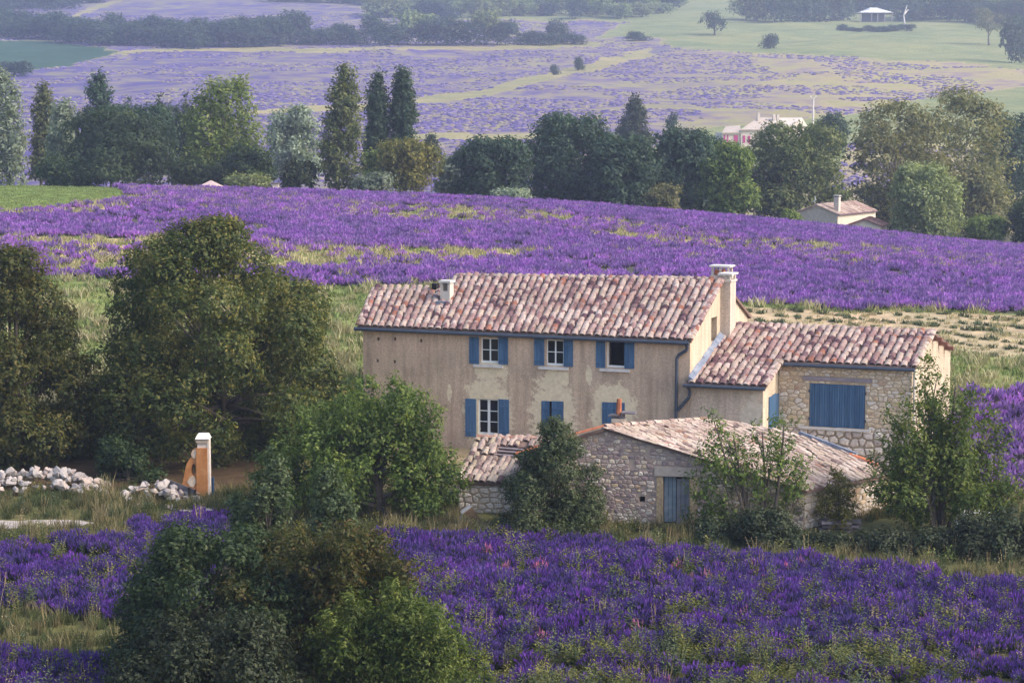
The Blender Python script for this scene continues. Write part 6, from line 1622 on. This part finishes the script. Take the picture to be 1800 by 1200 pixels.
rubble(18, 685, 735, [(680, .3), (710, .55), (740, .2)], 'white rock behind the walnut tree', 'white rocks behind the walnut tree', 105.8, 106.8, .18, .34, 4)

# stacked boards beside the shed
bs = at_ground(1492, 100.6)
random.seed(9)
zt = P(1492, 911, 100.6).z
for k in range(9):
    lay, col_ = k // 3, k % 3
    z = zt - .14 - lay * .19; x0_ = P(1455 if col_ != 1 else 1470, 0, 100.6).x + random.uniform(-.1, .1); x1_ = P(1530 if col_ else 1512, 0, 100.6).x + random.uniform(-.2, .1)
    o = boxpart('stacked_board', GREYWOOD if k % 4 else OLDWOOD, None, x0_ - bs.x, x1_ - bs.x, -.12, .12, -.05, .05)
    o.location = (bs.x, bs.y + (col_ - 1) * .30, z); o.rotation_euler = (0, random.uniform(.01, .05), random.uniform(-.06, .06))
    tag(o, 'grey weathered board in the stack before the shed side wall', 'board', 'boards stacked before the shed side wall')
for x in (1466, 1518):
    q = at_ground(x, 100.6); o = boxpart('block', PALE_STONE, None, -.16, .16, -.45, .45, -.1, zt - .62 - q.z); o.location = q; tag(o, 'squat stone block carrying the stacked boards', 'block', 'blocks under the stacked boards')
# white curved cover of unclear use behind the brambles, built as a shell
hb = at_ground(1712, 101.8)
cover_root = empty('white_cover', (hb.x, hb.y, hb.z), -.55, 'low white curved cover half hidden behind the bramble bushes', 'trough')
m = MB(); n = 10
for i in range(n + 1):
    f = i / n; w = .42 * math.sin(math.pi * (.12 + .80 * f)) ** .6; hgt = .62 + .06 * math.sin(math.pi * f)
    for j in range(7):
        a = math.pi * j / 6; m.v.append(((f - .5) * 2.0, -w * math.cos(a), hgt * math.sin(a) ** .8))
for i in range(n):
    for j in range(6): a = i * 7 + j; m.f.append((a, a + 1, a + 8, a + 7))
m.f.append(tuple(range(7))); m.f.append(tuple(n * 7 + j for j in range(7)))
m.build('shell', WHITE, cover_root, smooth=True); boxpart('rim', SLATE, cover_root, -1.02, 1.02, -.47, .47, 0, .07)
# thin pale stake by the spiky tree
sk = at_ground(1681.5, 99.6); o = MB(); o.tube([(0, 0, -.2), (0, 0, 1.0)], .04, 6); o = o.build('stake', SILLM, None); o.location = sk; tag(o, 'thin pale stake beside the spiky tree trunks', 'stake')
o = MB(); o.tube([(0, 0, -.2), (.05, 0, 1.9)], .06, 6); o = o.build('fence_post', OLDWOOD, None); o.location = at_ground(1741, 108.5); tag(o, 'grey wooden post in the grass below the lavender patch', 'post')
# broken tilted chair-like crate by the shed
cr = at_ground(822, 101.2)
crate = empty('broken_crate', cr, .2, 'tilted broken brown crate with pale splintered slats in the verge', 'crate')
T = Matrix.Translation((.1, 0, .38)) @ Matrix.Rotation(-.62, 4, 'Y')
boxpart('side_board', simple('brown_board', (.20, .11, .06), (.32, .19, .10), 4), crate, -.06, .34, -.2, -.17, -.42, .40, m=T)
boxpart('slat', PL, crate, -.16, .36, -.2, .2, .40, .46, m=T)
boxpart('slat', OLDWOOD, crate, -.40, -.35, -.05, .02, -.1, .62, m=Matrix.Rotation(.2, 4, 'Y')); boxpart('slat', OLDWOOD, crate, -.34, .1, -.06, .0, .2, .28, m=Matrix.Rotation(.5, 4, 'Y'))

# ================================================================== HAZE
hm = bpy.data.materials.new('haze'); hm.use_nodes = True
nt = hm.node_tree; nt.nodes.clear()
out = nt.nodes.new('ShaderNodeOutputMaterial'); pv_ = nt.nodes.new('ShaderNodeVolumePrincipled')
pv_.inputs['Color'].default_value = (.64, .72, 1.0, 1); pv_.inputs['Density'].default_value = HAZE_DENSITY; pv_.inputs['Anisotropy'].default_value = .35
nt.links.new(pv_.outputs[0], out.inputs['Volume'])
zmin, zmax = -4.5, 175.0
m = MB(); m.box(-4000, 4000, -60, 4650, zmin, zmax); hz = m.build('haze', hm); hz['kind'] = 'stuff'
